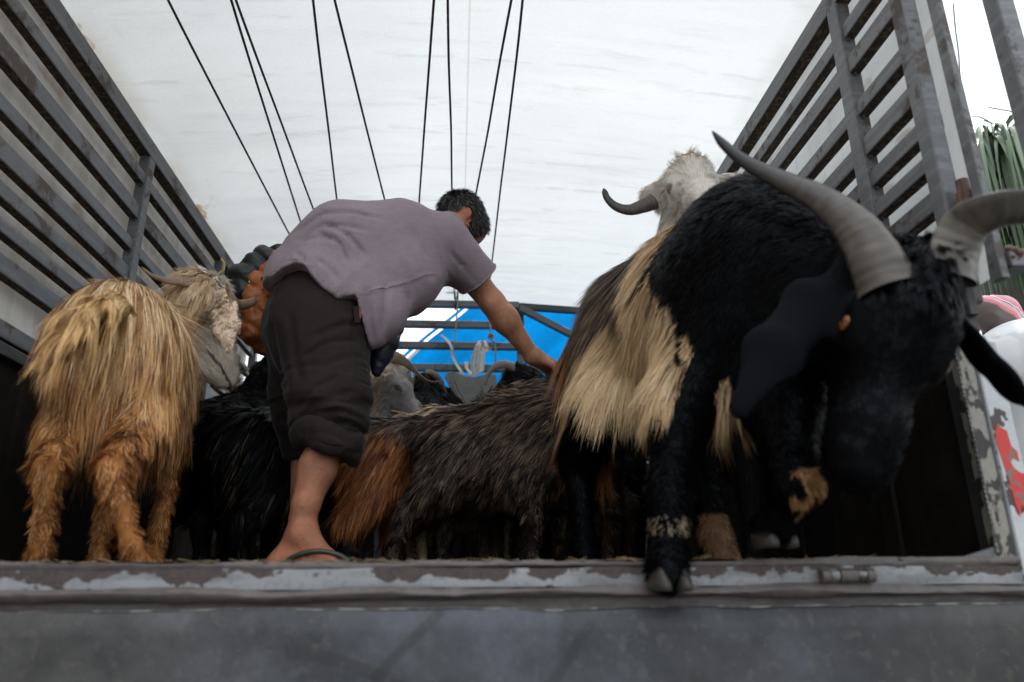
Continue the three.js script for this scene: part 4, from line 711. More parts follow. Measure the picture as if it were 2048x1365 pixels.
{ // brown goat under the hand
  const rump = at(1165, 838, 2.52), chest = at(1030, 872, 2.66), poll = at(975, 905, 2.82);
  goat({ label: 'brown grizzled goat with the bare hand resting on its back', group: HERD, size: 0.95, rump, chest, poll, nose: at(950, 965, 2.9), seed: 37, fineHead: false,
    coat: { torso: 0.075, leg: 0.02, shank: 0.05, thigh: 0.07, back: 0.9, lift: 0.2, neck: 0.09 }, headCell: 0.01, fur: { ...small, guides: 1500, width: 0.0023, mess: 0.4 }, headFur: tiny,
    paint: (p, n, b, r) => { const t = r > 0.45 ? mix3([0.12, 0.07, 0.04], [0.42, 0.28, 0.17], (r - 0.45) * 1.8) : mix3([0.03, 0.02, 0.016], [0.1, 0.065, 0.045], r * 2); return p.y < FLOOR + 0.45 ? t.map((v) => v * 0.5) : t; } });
}
{ // black goat lifting its pale nose
  const rump = at(420, 905, 2.52), chest = at(505, 880, 2.72), poll = at(508, 785, 2.72);
  goat({ label: 'black curly-headed goat lifting its pale pink nose between blond goat and trousers', group: HERD, size: 0.96, headSize: 0.95, rump, chest, poll, nose: at(530, 700, 2.64), headUp: V(-0.2, 0.2, 1), seed: 39, dark: true,
    coat: { torso: 0.06, leg: 0.02, shank: 0.04, back: 0.6, lift: 0.2, neck: 0.06, head: 0.026 }, tuft: 0.04, curl: 0.6, headCell: 0.007, fur: { ...small, guides: 1100 }, headFur: { guides: 700, width: 0.0024, mess: 1.1, clump: 0.7 },
    ears: [[-0.2, -0.3, 0.8, 0.12, 0.6], [-0.2, -0.3, 0.8, 0.14, 0.6]],
    horns: [{ pts: [at(492, 742, 2.70), at(478, 727, 2.68), at(462, 715, 2.66), at(448, 700, 2.65)], r0: 0.018, r1: 0.005, seed: 5, ridge: 0.06, c0: [0.3, 0.21, 0.16], c1: [0.06, 0.045, 0.04] }, { pts: [at(530, 750, 2.72), at(545, 742, 2.76), at(560, 735, 2.8), at(575, 720, 2.84)], r0: 0.018, r1: 0.005, seed: 6, ridge: 0.06, c0: [0.3, 0.21, 0.16], c1: [0.06, 0.045, 0.04] }],
    paint: (p, n, b, r) => b.name === 'muzzle' ? (p.y > 0 && r > 0.45 ? [0.62, 0.55, 0.5] : [0.45, 0.27, 0.22]) : b.name === 'ear' ? mix3([0.16, 0.09, 0.06], [0.36, 0.22, 0.15], r) : PAL.black(p, n, b, r) });
}
{ // grey-faced goat looking right
  const rump = at(585, 880, 3.02), chest = at(715, 872, 2.95), poll = at(788, 754, 2.80);
  goat({ label: 'cream goat with a grey face looking right past the trousers', group: HERD, size: 0.92, headSize: 0.95, rump, chest, poll, nose: at(870, 810, 2.76), headUp: V(0.5, 0.85, 0.15), seed: 41, eyesShut: true,
    coat: { torso: 0.06, leg: 0.02, back: 0.7, neck: 0.05, head: 0.010 }, headCell: 0.005, fur: tiny, headFur: { guides: 800, kids: 8, width: 0.0016, mess: 0.3 },
    ears: [[-0.1, -0.5, 0.7, 0.15, 0.8, null, 1.15], [-0.25, -0.55, 0.7, 0.15, 0.8, null, 1.2]],
    horns: [{ pts: [at(786, 776, 2.83), at(772, 772, 2.81), at(755, 770, 2.80), at(732, 776, 2.80), at(712, 788, 2.80)], r0: 0.019, r1: 0.006, seed: 7, ridge: 0.05, up: V(0, 1, 0), c0: [0.36, 0.29, 0.23], c1: [0.14, 0.11, 0.09] }],
    paint: (p, n, b, r, C) => { const d = p.clone().sub(C.H(0, 0, 0)).dot(C.ef); if (['skull', 'face', 'muzzle', 'jaw', 'brow'].includes(b.name)) { if (b.name === 'muzzle' && r < 0.4) return [0.07, 0.065, 0.065]; return d > 0.0 ? mix3([0.16, 0.155, 0.155], [0.72, 0.70, 0.68], r) : mix3([0.3, 0.24, 0.18], [0.6, 0.5, 0.4], r); } return PAL.cream(p, n, b, r); } });
}
{ // white curly head with a sweeping horn
  const rump = at(570, 860, 3.32), chest = at(695, 850, 3.22), poll = at(786, 724, 3.12);
  goat({ label: 'white curly goat with one long brown horn sweeping right above the grey face', group: HERD, size: 1.0, rump, chest, poll, nose: at(812, 812, 3.10), headUp: V(0.4, 0.7, 0.5), seed: 43,
    coat: { torso: 0.06, leg: 0.02, back: 0.7, neck: 0.05, head: 0.022 }, tuft: 0.05, curl: 0.8, headCell: 0.007, fur: tiny, headFur: { guides: 700, kids: 8, width: 0.0024, mess: 1.0, clump: 0.8 },
    horns: [{ pts: [at(784, 716, 3.08), at(803, 722, 3.05), at(824, 737, 3.02), at(842, 755, 3.0), at(862, 765, 2.99), at(886, 764, 2.99)], r0: 0.025, r1: 0.005, twist: 1.2, seed: 9, ridge: 0.03, flat: 0.6, keel: 0.4, up: V(0.2, 0.9, 0.3), c0: [0.44, 0.34, 0.26], c1: [0.28, 0.17, 0.12] }],
    paint: (p, n, b, r) => mix3([0.75, 0.65, 0.52], [0.96, 0.92, 0.84], r) });
}
{ // black goat turned away in front of the blue sheet
  const rump = at(838, 905, 3.0), chest = at(846, 860, 3.35), poll = at(850, 762, 3.42);
  goat({ label: 'black goat facing the blue sheet with a thin backswept horn', group: HERD, size: 0.98, rump, chest, poll, nose: poll.clone().add(V(-0.03, -0.05, -0.2)), headUp: V(0, 1, -0.2), seed: 45, dark: true,
    coat: { torso: 0.05, leg: 0.02, back: 0.7, neck: 0.06, head: 0.02 }, headCell: 0.008, fur: { ...small, guides: 900 }, headFur: tiny,
    horns: [{ pts: [at(852, 750, 3.40), at(866, 750, 3.36), at(880, 760, 3.33), at(888, 775, 3.31), at(893, 792, 3.30)], r0: 0.021, r1: 0.004, seed: 11, ridge: 0.04, up: V(0, 1, 0), c0: [0.25, 0.2, 0.17], c1: [0.09, 0.075, 0.07] }, { pts: [at(842, 752, 3.42), at(830, 752, 3.38), at(822, 760, 3.36), at(815, 775, 3.35)], r0: 0.02, r1: 0.004, seed: 12, ridge: 0.04, c0: [0.2, 0.17, 0.15], c1: [0.06, 0.05, 0.05] }],
    paint: PAL.black });
}
{ // black goat with a curled-back horn, behind the brown one
  const rump = at(1240, 850, 3.1), chest = at(1090, 862, 3.02), poll = at(1034, 748, 2.96);
  goat({ label: 'black goat with a pale curved horn below the looped white strap', group: HERD, size: 0.98, headSize: 0.95, rump, chest, poll, nose: at(978, 800, 2.94), headUp: V(-0.4, 0.85, 0.4), seed: 47, dark: true,
    coat: { torso: 0.05, leg: 0.02, back: 0.7, neck: 0.05, head: 0.02 }, tuft: 0.03, headCell: 0.007, fur: { ...small, guides: 900 }, headFur: { guides: 600, kids: 8, width: 0.0024, mess: 0.9 },
    horns: [{ pts: [at(1026, 736, 2.93), at(1008, 730, 2.90), at(990, 735, 2.88), at(976, 750, 2.87), at(969, 772, 2.86)], r0: 0.020, r1: 0.006, seed: 13, ridge: 0.05, up: V(0, 1, 0), c0: [0.38, 0.32, 0.27], c1: [0.26, 0.22, 0.19] }],
    paint: PAL.black });
}
{ // cream back between the others
  const rump = at(886, 888, 2.74), chest = at(975, 900, 2.8), poll = at(1015, 900, 2.95);
  goat({ label: 'cream goat of which only the pale back shows below the grey mat', group: HERD, size: 0.84, rump, chest, poll, nose: at(1040, 960, 3.0), seed: 49, fineHead: false, coat: { torso: 0.05, leg: 0.02, back: 0.8, neck: 0.04 }, headCell: 0.012, fur: { ...tiny, guides: 800 }, headFur: { ...tiny, guides: 200 }, paint: (p, n, b, r) => mix3([0.75, 0.56, 0.36], [0.95, 0.8, 0.6], r) });
}
{ // white goat looking over the black one's back
  const rump = at(1480, 690, 2.42), chest = at(1405, 640, 2.05), poll = at(1376, 352, 1.92);
  goat({ label: 'white goat with curly forelock peering over the black goat back', group: HERD, size: 1.02, headSize: 1.32, rump, chest, poll, nose: poll.clone().add(V(-0.04, -0.115, 0.26)), headUp: V(-0.1, 0.9, 0.35), seed: 51, eyeClear: 0.034, slim: 0.8,
    coat: { torso: 0.06, leg: 0.02, back: 0.7, neck: 0.06, head: 0.013, ear: 0.012 }, tuft: 0.05, curl: 2.2, headCell: 0.006, fur: small, headFur: { guides: 1500, kids: 9, seg: 5, width: 0.0017, mess: 0.7, clump: 0.8, spread: 0.010, grav: 0.5 },
    ears: [[-0.15, -0.2, 0.85, 0.10, 0.3], [0, 0, 0, 0.05, 0.4, null, 0.65, V(-0.8, -0.2, -0.4)]],
    horns: [{ pts: [at(1308, 405, 1.88), at(1286, 414, 1.87), at(1258, 421, 1.86), at(1232, 414, 1.86), at(1214, 397, 1.86), at(1207, 377, 1.86)], r0: 0.0225, r1: 0.007, seed: 15, ridge: 0.03, up: V(0, 1, 0), flat: 0.7, c0: [0.12, 0.1, 0.085], c1: [0.06, 0.052, 0.048] }],
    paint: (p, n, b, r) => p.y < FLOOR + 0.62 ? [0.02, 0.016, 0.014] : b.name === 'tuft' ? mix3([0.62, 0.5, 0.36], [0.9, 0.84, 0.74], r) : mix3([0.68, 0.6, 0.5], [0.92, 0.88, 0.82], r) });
}
// ---------------------------------------------------------------- the man bending over the herd
{
  const D = 2.0, pb = onFloor(at(600, 1110, D)), man = thing('person', 'man in mauve polo shirt and rolled dark trousers bending over the goats', 'person', pb);
  const put = (name, g, m, parent = man) => { g.translate(-pb.x, -pb.y, -pb.z); return mesh(name, g, m, parent); };
  const skin = new Body(), K = { k: 0.03 }, fl = FLOOR + 0.018;
  const sh = at(893, 492, D + 0.22), el = at(985, 606, D + 0.36), wr = at(1066, 713, D + 0.46), hc = at(921, 444, D + 0.44);
  const yf = (p, y) => V(p.x, y, p.z);
  // trunk, neck
  skin.add(at(630, 620, D + 0.08), at(800, 500, D + 0.16), 0.10, 0.11, { k: 0.06 }); skin.add(at(800, 500, D + 0.16), at(880, 490, D + 0.28), 0.11, 0.075, { k: 0.06 });
  skin.add(at(872, 468, D + 0.30), at(906, 454, D + 0.40), 0.055, 0.055, { k: 0.03, name: 'neck' });
  // near arm
  skin.add(sh, el, 0.056, 0.041, K); skin.add(el, el.clone().lerp(wr, 0.3), 0.042, 0.044, { k: 0.02 }); skin.add(el.clone().lerp(wr, 0.3), wr, 0.043, 0.026, { k: 0.03 }); skin.add(el.clone().add(V(-0.01, -0.015, 0.03)), el.clone().lerp(wr, 0.4).add(V(-0.006, 0, 0.022)), 0.022, 0.022, { k: 0.03 });
  // far arm, bent under the chest
  skin.add(at(850, 520, D + 0.45), at(800, 610, D + 0.55), 0.05, 0.042, K); skin.add(at(800, 610, D + 0.55), at(775, 640, D + 0.35), 0.042, 0.03, K); skin.add(at(775, 640, D + 0.35), at(764, 655, D + 0.30), 0.034, 0.03, K);
  // near leg
  const an = at(600, 1068, D), kn = at(662, 862, D);
  skin.add(at(640, 660, D + 0.02), kn, 0.085, 0.056, K); skin.add(kn, at(634, 940, D + 0.01), 0.050, 0.049, { k: 0.02 }); skin.add(at(634, 940, D + 0.01), at(612, 1010, D), 0.049, 0.035, { k: 0.02 }); skin.add(at(612, 1010, D), an, 0.035, 0.030, { k: 0.015 });
  skin.add(an, yf(at(562, 1108, D), fl + 0.034), 0.031, 0.031, { k: 0.025 }); skin.add(an.clone().add(V(0.015, -0.005, 0.005)), yf(at(655, 1112, D - 0.03), fl + 0.038), 0.031, 0.026, { k: 0.03 }); skin.add(yf(at(560, 1108, D), fl + 0.028), yf(at(660, 1115, D - 0.03), fl + 0.026), 0.030, 0.030, { k: 0.03 });
  skin.add(an.clone().add(V(-0.004, 0.004, 0.030)), an.clone().add(V(-0.003, -0.01, 0.028)), 0.016, 0.014, { k: 0.02 });
  [[0.0, 0.014], [0.018, 0.0105], [0.034, 0.0098], [0.049, 0.0092], [0.063, 0.0088]].forEach(([q, r], i) => { const a = yf(at(668, 1118, D - 0.03), fl + 0.022), z = 0.045 - q * 1.3; skin.add(a.clone().add(V(0.0, 0, z)), a.clone().add(V(0.05 - i * 0.007, -0.008, z + 0.004)), r * 1.05, r, { k: 0.008 }); });
  // far leg
  skin.add(at(605, 660, D + 0.22), at(620, 870, D + 0.26), 0.085, 0.06, K); skin.add(at(620, 870, D + 0.26), at(605, 1050, D + 0.24), 0.055, 0.036, K); skin.add(at(605, 1050, D + 0.24), yf(at(660, 1110, D + 0.22), fl + 0.03), 0.034, 0.026, K);
  // hand: palm, four curled fingers and a thumb
  const hd = at(1108, 738, D + 0.52).sub(wr), hl = clampN(hd), hu = V(0, 1, 0).addScaledVector(hl, -hl.y).normalize(), hs = hl.clone().cross(hu).normalize(), HP = (f, u, s) => wr.clone().addScaledVector(hl, f).addScaledVector(hu, u).addScaledVector(hs, s), HN = { name: 'hand', k: 0.012 };
  for (const q of [-0.024, -0.008, 0.008, 0.024]) skin.add(HP(0.0, 0, q * 0.5), HP(0.078, 0.0, q), 0.021, 0.0145, { ...HN, k: 0.02 });
  [[-0.029, 0.92], [-0.0095, 1.03], [0.0095, 1], [0.028, 0.82]].forEach(([q, l]) => { const a = HP(0.076, 0.002, q), b = HP(0.076 + 0.038 * l, -0.010, q * 1.25), c = HP(0.076 + 0.053 * l, -0.034, q * 1.35), d = HP(0.076 + 0.048 * l, -0.054, q * 1.35); skin.add(a, b, 0.0112, 0.0098, { ...HN, k: 0.006 }); skin.add(b, c, 0.0098, 0.0088, { ...HN, k: 0.003 }); skin.add(c, d, 0.0088, 0.0078, { ...HN, k: 0.003 }); });
  { const a = HP(0.018, -0.008, 0.022), b = HP(0.050, -0.020, 0.048), c = HP(0.078, -0.038, 0.052); skin.add(a, b, 0.0165, 0.0125, { ...HN, k: 0.012 }); skin.add(b, c, 0.0122, 0.0092, { ...HN, k: 0.003 }); }
  // head, bowed: crown to the right, face towards the herd
  const fd = clampN(V(0.42, -0.80, -0.42)), sd = clampN(V(-0.18, 0.12, 1).addScaledVector(fd, -V(-0.18, 0.12, 1).dot(fd))), cr = sd.clone().cross(fd).normalize(); if (cr.x < 0) cr.multiplyScalar(-1);
  const HH = (f, c, s) => hc.clone().addScaledVector(fd, f).addScaledVector(cr, c).addScaledVector(sd, s), HD = { name: 'headpart', k: 0.025, side: sd, w: 0.86 };
  skin.add(HH(-0.028, 0.012, 0), HH(0.022, 0.015, 0), 0.082, 0.079, HD); skin.add(HH(0.03, -0.03, 0), HH(0.058, -0.072, 0), 0.056, 0.036, HD); skin.add(HH(0.062, -0.085, 0), HH(0.075, -0.083, 0), 0.022, 0.018, { ...HD, w: 1 });
  skin.add(HH(0.092, 0.006, 0), HH(0.108, -0.028, 0), 0.010, 0.013, { ...HD, w: 1, k: 0.012 }); for (const q of [-1, 1]) { skin.add(HH(0.085, 0.022, q * 0.012), HH(0.074, 0.026, q * 0.042), 0.010, 0.010, { ...HD, w: 1, k: 0.012 }); skin.add(HH(0.07, -0.025, q * 0.034), HH(0.05, -0.03, q * 0.046), 0.016, 0.016, { ...HD, w: 1, k: 0.015 }); }
  skin.add(HH(0.086, -0.053, 0.014), HH(0.086, -0.053, -0.014), 0.008, 0.008, { ...HD, w: 1, k: 0.01 });
  for (const q of [-1, 1]) { const e = { ...HD, side: clampN(sd.clone().addScaledVector(fd, -0.35 * q)), w: 0.38, k: 0.008, name: 'ear' }; skin.add(HH(-0.022, 0.020, q * 0.077), HH(-0.018, -0.002, q * 0.078), 0.024, 0.021, e); skin.add(HH(-0.016, -0.012, q * 0.077), HH(-0.012, -0.028, q * 0.074), 0.015, 0.010, e); }
  const isFine = (b) => b.name === 'hand' || b.name === 'headpart' || b.name === 'ear' || b.name === 'neck';
  const skinCol = (p, n) => { const m = fbm(p.x * 30 + p.z * 13, p.y * 30 - p.z * 17, 4, 500), s = fbm(p.x * 160 + p.z * 90, p.y * 160, 2, 505), low = sstep(0.45, 0.05, p.y - FLOOR), d = sstep(0.55, 0.75, fbm(p.x * 18, p.y * 14, 4, 507)) * low; let c = mix3([0.46, 0.215, 0.13], [0.36, 0.14, 0.078], low); c = c.map((v) => v * (0.6 + 0.75 * m + 0.22 * (s - 0.5))); c = mix3(c, [0.13, 0.06, 0.04], d * 0.55); const b = skin.near(p.x, p.y, p.z); if (b.name === 'ear') c = mix3(c, [0.5, 0.16, 0.11], 0.5); return c; };
  const trunk = skin.mesh(0.009), headG = skin.mesh(0.004, (b) => ['headpart', 'ear'].includes(b.name)), handG = skin.mesh(0.0032, (b) => b.name === 'hand');
  { const bp = trunk.attributes.position, nn = trunk.attributes.normal; for (let i = 0; i < bp.count; i++) { const b = skin.near(bp.getX(i), bp.getY(i), bp.getZ(i)); if (['headpart', 'ear', 'hand'].includes(b.name)) bp.setXYZ(i, bp.getX(i) - nn.getX(i) * 0.004, bp.getY(i) - nn.getY(i) * 0.004, bp.getZ(i) - nn.getZ(i) * 0.004); } }
  for (const g of [trunk, headG, handG]) tint(g, skinCol);
  const scalp = (p) => { const d = p.clone().sub(hc), f = d.dot(fd), c = d.dot(cr), s = Math.abs(d.dot(sd)); const line = 0.052 + 0.35 * Math.min(c, 0.04) - (c < -0.005 ? (0.075 + (c + 0.005) * -0.6) : 0); return f < line && c > -0.055 && !(Math.abs(f + 0.016) < 0.03 && c < 0.035 && s > 0.066); };
  { const a = headG.attributes.color, bp = headG.attributes.position; for (let i = 0; i < bp.count; i++) { const p = V().fromBufferAttribute(bp, i); if (skin.near(p.x, p.y, p.z).name !== 'ear' && scalp(p)) a.setXYZ(i, 0.02, 0.017, 0.016); } }
  const bodyG = mergeGeometries([trunk, headG, handG]);
  const hb = skin; for (const b of hb.b) if (b.name === 'headpart') { b.len = 0.022; b.lift = 0.34; b.flow = fd.clone().addScaledVector(cr, -0.2); }
  const hg = hair(hb, headG, { guides: 2600, kids: 7, seg: 3, width: 0.0014, grav: 0.1, mess: 0.5, spread: 0.006, clump: 0.5, seed: 77, puff: 0.1, rootShade: 0.6, lenAt: (p, n, len, bone) => bone.name === 'headpart' && scalp(p) ? len : 0, paint: (p, n, b, r, r2) => r2 > 0.74 ? [0.26, 0.25, 0.245] : [0.02, 0.0175, 0.017] });
  { const p = bodyG.attributes.position, uv = new Float32Array(p.count * 2); for (let i = 0; i < p.count; i++) { uv[i * 2] = p.getX(i) + p.getZ(i) * 0.7; uv[i * 2 + 1] = p.getY(i) + p.getZ(i) * 0.4; } bodyG.setAttribute('uv', new THREE.BufferAttribute(uv, 2)); }
  const skinTex = surface(512, 512, 0.2, 0.2, (x, y) => { const a = fbm(x * 60, y * 40, 4, 580), v = 1 - Math.abs(noise2(x * 34 + 2 * a, y * 16, 583) * 2 - 1), f = fbm(x * 400, y * 400, 2, 585); return [1, 1, 1, 0.45 * a + 0.35 * Math.pow(v, 5) + 0.2 * f, 0.42 + 0.25 * a]; });
  put('body', bodyG, mat({ vertexColors: true, roughness: 1, roughnessMap: skinTex[2], bumpMap: skinTex[1], bumpScale: 0.0022, specularIntensity: 0.45 }));
  put('hair', hg, hairMat);

  // cloth helpers: creases as soft ridges running along a direction
  const crease = (x, y, z, fx, fy, fz, seed) => { const n = noise3(x * fx + seed, y * fy, z * fz), m = noise3(x * fx * 2.1 + seed * 2, y * fy * 2.1, z * fz * 2.1); return (1 - Math.abs(n * 2 - 1)) * 0.65 + (1 - Math.abs(m * 2 - 1)) * 0.35; };
  const polySD = (poly) => (x, y) => { let d = 1e9, s = 1; for (let i = 0, j = poly.length - 1; i < poly.length; j = i++) { const [ax, ay] = poly[i], [bx, by] = poly[j], ex = bx - ax, ey = by - ay, wx = x - ax, wy = y - ay, t = clamp((wx * ex + wy * ey) / (ex * ex + ey * ey)), qx = wx - ex * t, qy = wy - ey * t; d = Math.min(d, qx * qx + qy * qy); const c1 = y >= ay, c2 = y < by, c3 = ex * wy > ey * wx; if ((c1 && c2 && c3) || (!c1 && !c2 && !c3)) s = -s; } return s * Math.sqrt(d); };
  const P2 = (pts, d) => pts.map(([x, y]) => { const p = at(x, y, d); return [p.x, p.y]; });
  // trousers
  const folds = (list, d) => { const S = []; for (const [w, a, ...pts] of list) { const q = P2(pts, d); for (let i = 0; i + 1 < q.length; i++) S.push([w, a, ...q[i], ...q[i + 1], i === 0, i + 2 === q.length]); } return (x, y) => { let v = 0; for (const [w, a, ax, ay, bx, by, f0, f1] of S) { const ex = bx - ax, ey = by - ay, t0 = ((x - ax) * ex + (y - ay) * ey) / (ex * ex + ey * ey); if ((!f0 && t0 < 0) || (!f1 && t0 > 1)) continue; const t = clamp(t0), dx = x - ax - ex * t, dy = y - ay - ey * t, r2 = (dx * dx + dy * dy) / (w * w); if (r2 < 9) { const fade = (f0 ? sstep(-0.1, 0.35, t0) : 1) * (f1 ? sstep(1.1, 0.65, t0) : 1); v += a * fade * (Math.exp(-r2) - 0.42 * Math.exp(-r2 * 0.28)); } } return v; }; };
  const trF = folds([[0.010, 0.012, [735, 648], [690, 668], [630, 700]], [0.009, 0.010, [722, 690], [660, 708], [610, 742]], [0.011, 0.012, [575, 882], [640, 828], [720, 796]], [0.008, 0.010, [610, 862], [670, 822], [735, 818]], [0.008, 0.011, [640, 842], [690, 838], [740, 852]], [0.008, 0.009, [600, 838], [640, 800], [690, 770]], [0.012, 0.010, [545, 640], [560, 720], [585, 800]], [0.012, 0.010, [590, 640], [600, 720], [615, 790]], [0.005, -0.006, [697, 640], [712, 740], [709, 850]], [0.007, 0.009, [655, 866], [705, 858], [738, 872]], [0.010, 0.008, [650, 760], [700, 730], [738, 720]]], D);
  const tr = new Body();
  tr.add(at(628, 575, D + 0.07), at(638, 655, D + 0.06), 0.112, 0.134, { k: 0.06, side: V(0, 0, 1), w: 0.9 });
  tr.add(at(640, 650, D + 0.05), at(660, 800, D + 0.01), 0.132, 0.106, { k: 0.06 }); tr.add(at(658, 800, D + 0.01), at(660, 892, D), 0.098, 0.083, { k: 0.05 });
  tr.add(at(600, 660, D + 0.13), at(618, 800, D + 0.2), 0.105, 0.095, { k: 0.05 }); tr.add(at(612, 800, D + 0.2), at(622, 885, D + 0.26), 0.10, 0.088, { k: 0.05 });
  tr.extra = (d, x, y, z) => { if (Math.abs(d) > 0.06) return d; const low = sstep(Y(0.62), Y(0.42), y); return d + trF(x, y) * (z > -D - 0.12 ? 1 : 0.3) - 0.011 * (crease(x, y, z, 5, 9 + 10 * low, 5, 3) - 0.5) - low * 0.010 * Math.sin((y * 62 + x * 30 + 3 * noise3(x * 9, y * 9, z * 9))) * noise3(x * 7, y * 7, z * 7) - 0.004 * (crease(x, y, z, 24, 6, 24, 8) - 0.5); };
  const cutA = at(590, 888, D), cutB = at(738, 905, D);
  const trG = tr.mesh(0.0062, null, (x, y, z) => (cutA.y + (cutB.y - cutA.y) * (x - cutA.x) / (cutB.x - cutA.x)) - 0.01 - y);
  const cloth = (r, g, b, seed, sc = 1) => surfMat(512, 512, 0.25, 0.25, (x, y) => { const w = 0.5 + 0.25 * Math.sin(x * 2 * Math.PI * 480) + 0.25 * Math.sin(y * 2 * Math.PI * 480), n = fbm(x * 20, y * 20, 4, seed), f = fbm(x * 200, y * 200, 2, seed + 4), k = 0.9 + 0.16 * (n - 0.5) * sc + 0.14 * (f - 0.5) + 0.04 * w; return [r * k, g * k, b * k, w * 0.4 + f * 0.5, 0.9]; }, 0.0006, { sheen: 0.25, sheenColor: rgb(0.8, 0.8, 0.85), sheenRoughness: 0.6, specularIntensity: 0.25 });
  const trM = cloth(0.021, 0.0155, 0.0135, 520, 1.6), uvm = (g) => { const p = g.attributes.position, n = g.attributes.normal, uv = new Float32Array(p.count * 2); for (let i = 0; i < p.count; i++) { uv[i * 2] = p.getX(i) + p.getZ(i) * 0.7; uv[i * 2 + 1] = p.getY(i) + p.getZ(i) * 0.4; } g.setAttribute('uv', new THREE.BufferAttribute(uv, 2)); return g; };
  const trousers = put('trousers', uvm(trG), trM);
  const cuff = new Body(), cc = at(655, 886, D), N = 18;
  for (const [dy, rr, R] of [[0, 0.017, 0.077], [-0.022, 0.015, 0.073], [0.020, 0.013, 0.081]]) for (let i = 0; i < N; i++) { const q = (j) => { const a = j / N * 6.2832; return V(cc.x + Math.cos(a) * R * (1 + 0.04 * Math.sin(a * 3 + dy * 90)), cc.y + dy + 0.006 - Math.cos(a) * 0.024 + 0.006 * Math.sin(a * 4 + dy * 50), cc.z + Math.sin(a) * R * 0.95); }; cuff.add(q(i), q(i + 1), rr, rr, { k: 0.014 }); }
  cuff.extra = (d, x, y, z) => Math.abs(d) > 0.04 ? d : d - 0.007 * (crease(x, y, z, 16, 26, 16, 5) - 0.5) - 0.003 * (crease(x, y, z, 50, 20, 50, 7) - 0.5);
  put('cuff', uvm(cuff.mesh(0.005)), trM, trousers); trousers.children[0].geometry.translate(0, 0, 0);
  // belt loop and red tab at the hip
  { const p = at(713, 630, D - 0.055); const b = new RoundedBoxGeometry(0.016, 0.05, 0.006, 2, 0.002); b.rotateZ(0.15); b.translate(p.x, p.y, p.z); put('belt_loop', uvm(b), trM, trousers); const q = at(719, 628, D - 0.05), r = new RoundedBoxGeometry(0.005, 0.032, 0.004, 1, 0.001); r.rotateZ(0.12); r.translate(q.x, q.y, q.z); put('red_tab', metreUV(r), M.red, trousers); }
  // shirt
  const stF = folds([[0.010, 0.013, [590, 478], [650, 448], [770, 446]], [0.009, 0.012, [596, 506], [650, 474], [742, 480]], [0.008, 0.011, [640, 488], [684, 508], [702, 548]], [0.009, 0.011, [655, 470], [700, 492], [738, 530]], [0.010, 0.009, [570, 530], [620, 500], [680, 500]], [0.004, -0.0045, [722, 612], [790, 574], [868, 530]], [0.009, 0.010, [900, 462], [930, 480], [965, 505]], [0.008, 0.010, [893, 500], [930, 506], [972, 524]], [0.007, 0.010, [888, 528], [930, 528], [962, 536]], [0.009, 0.011, [884, 540], [874, 580], [862, 610]], [0.010, 0.009, [738, 590], [740, 640], [748, 690]], [0.010, 0.009, [775, 570], [772, 620], [765, 665]], [0.012, 0.007, [820, 450], [850, 500], [862, 545]], [0.012, 0.007, [800, 520], [820, 560], [815, 600]], [0.008, 0.008, [640, 545], [668, 560], [690, 590]], [0.008, 0.008, [600, 528], [615, 540], [625, 556]]], D);
  const st = new Body();
  st.add(at(612, 562, D + 0.06), at(690, 506, D + 0.08), 0.115, 0.142, { k: 0.07 }); st.add(at(690, 506, D + 0.08), at(800, 488, D + 0.15), 0.140, 0.126, { k: 0.07 }); st.add(at(800, 488, D + 0.15), at(876, 486, D + 0.26), 0.124, 0.083, { k: 0.06 });
  st.add(at(700, 590, D + 0.03), at(800, 560, D + 0.12), 0.095, 0.105, { k: 0.08 }); st.add(at(800, 560, D + 0.12), at(868, 520, D + 0.26), 0.1, 0.08, { k: 0.06 });
  st.add(at(640, 590, D + 0.03), at(685, 600, D + 0.01), 0.130, 0.09, { k: 0.06 });
  st.add(at(700, 660, D + 0.03), at(762, 632, D + 0.05), 0.055, 0.07, { k: 0.06 }); st.add(at(756, 640, D + 0.05), at(746, 676, D + 0.04), 0.048, 0.026, { k: 0.05 });
  const s1 = at(957, 557, D + 0.31), ad = clampN(el.clone().sub(sh));
  st.add(sh.clone().addScaledVector(ad, -0.02), s1.clone().addScaledVector(ad, 0.05), 0.082, 0.069, { k: 0.05 });
  st.add(at(870, 470, D + 0.29), at(893, 460, D + 0.36), 0.07, 0.062, { k: 0.03, name: 'collar' });
  st.extra = (d, x, y, z) => { if (Math.abs(d) > 0.06) return d; const hx = x - sh.x + 0.1, wst = sstep(at(800, 500, D).x, at(640, 560, D).x, x); const u = x * 0.55 + y * 0.83, v = -x * 0.83 + y * 0.55; return d + stF(x, y) * (z > -D - 0.2 ? 1 : 0.3) - (0.003 + 0.006 * wst) * (crease(u, v, z, 6, 13, 5, 31) - 0.5) * 1.3 - 0.006 * sstep(at(840, 500, D).x, at(900, 540, D).x, x) * (crease(u, v, z, 14, 8, 8, 37) - 0.5) - 0.0035 * (crease(x, y, z, 13, 13, 9, 43) - 0.5); };
  const hem = polySD(P2([[300, 200], [1300, 200], [1300, 700], [880, 760], [775, 800], [736, 745], [737, 690], [726, 645], [718, 606], [700, 612], [683, 622], [660, 602], [640, 580], [622, 560], [600, 554], [575, 554], [552, 566], [525, 563], [300, 563]], D));
  const c880 = at(884, 500, D + 0.2).x, c2 = s1.clone();
  const stG = st.mesh(0.0058, null, (x, y, z) => { let c = hem(x, y + 0.004 * Math.sin(x * 60)); if (x > c880) c = Math.max(c, (x - c2.x) * ad.x + (y - c2.y) * ad.y + (z - c2.z) * ad.z); return c; });
  const shirt = put('shirt', uvm(stG), cloth(0.30, 0.24, 0.268, 540, 0.9));
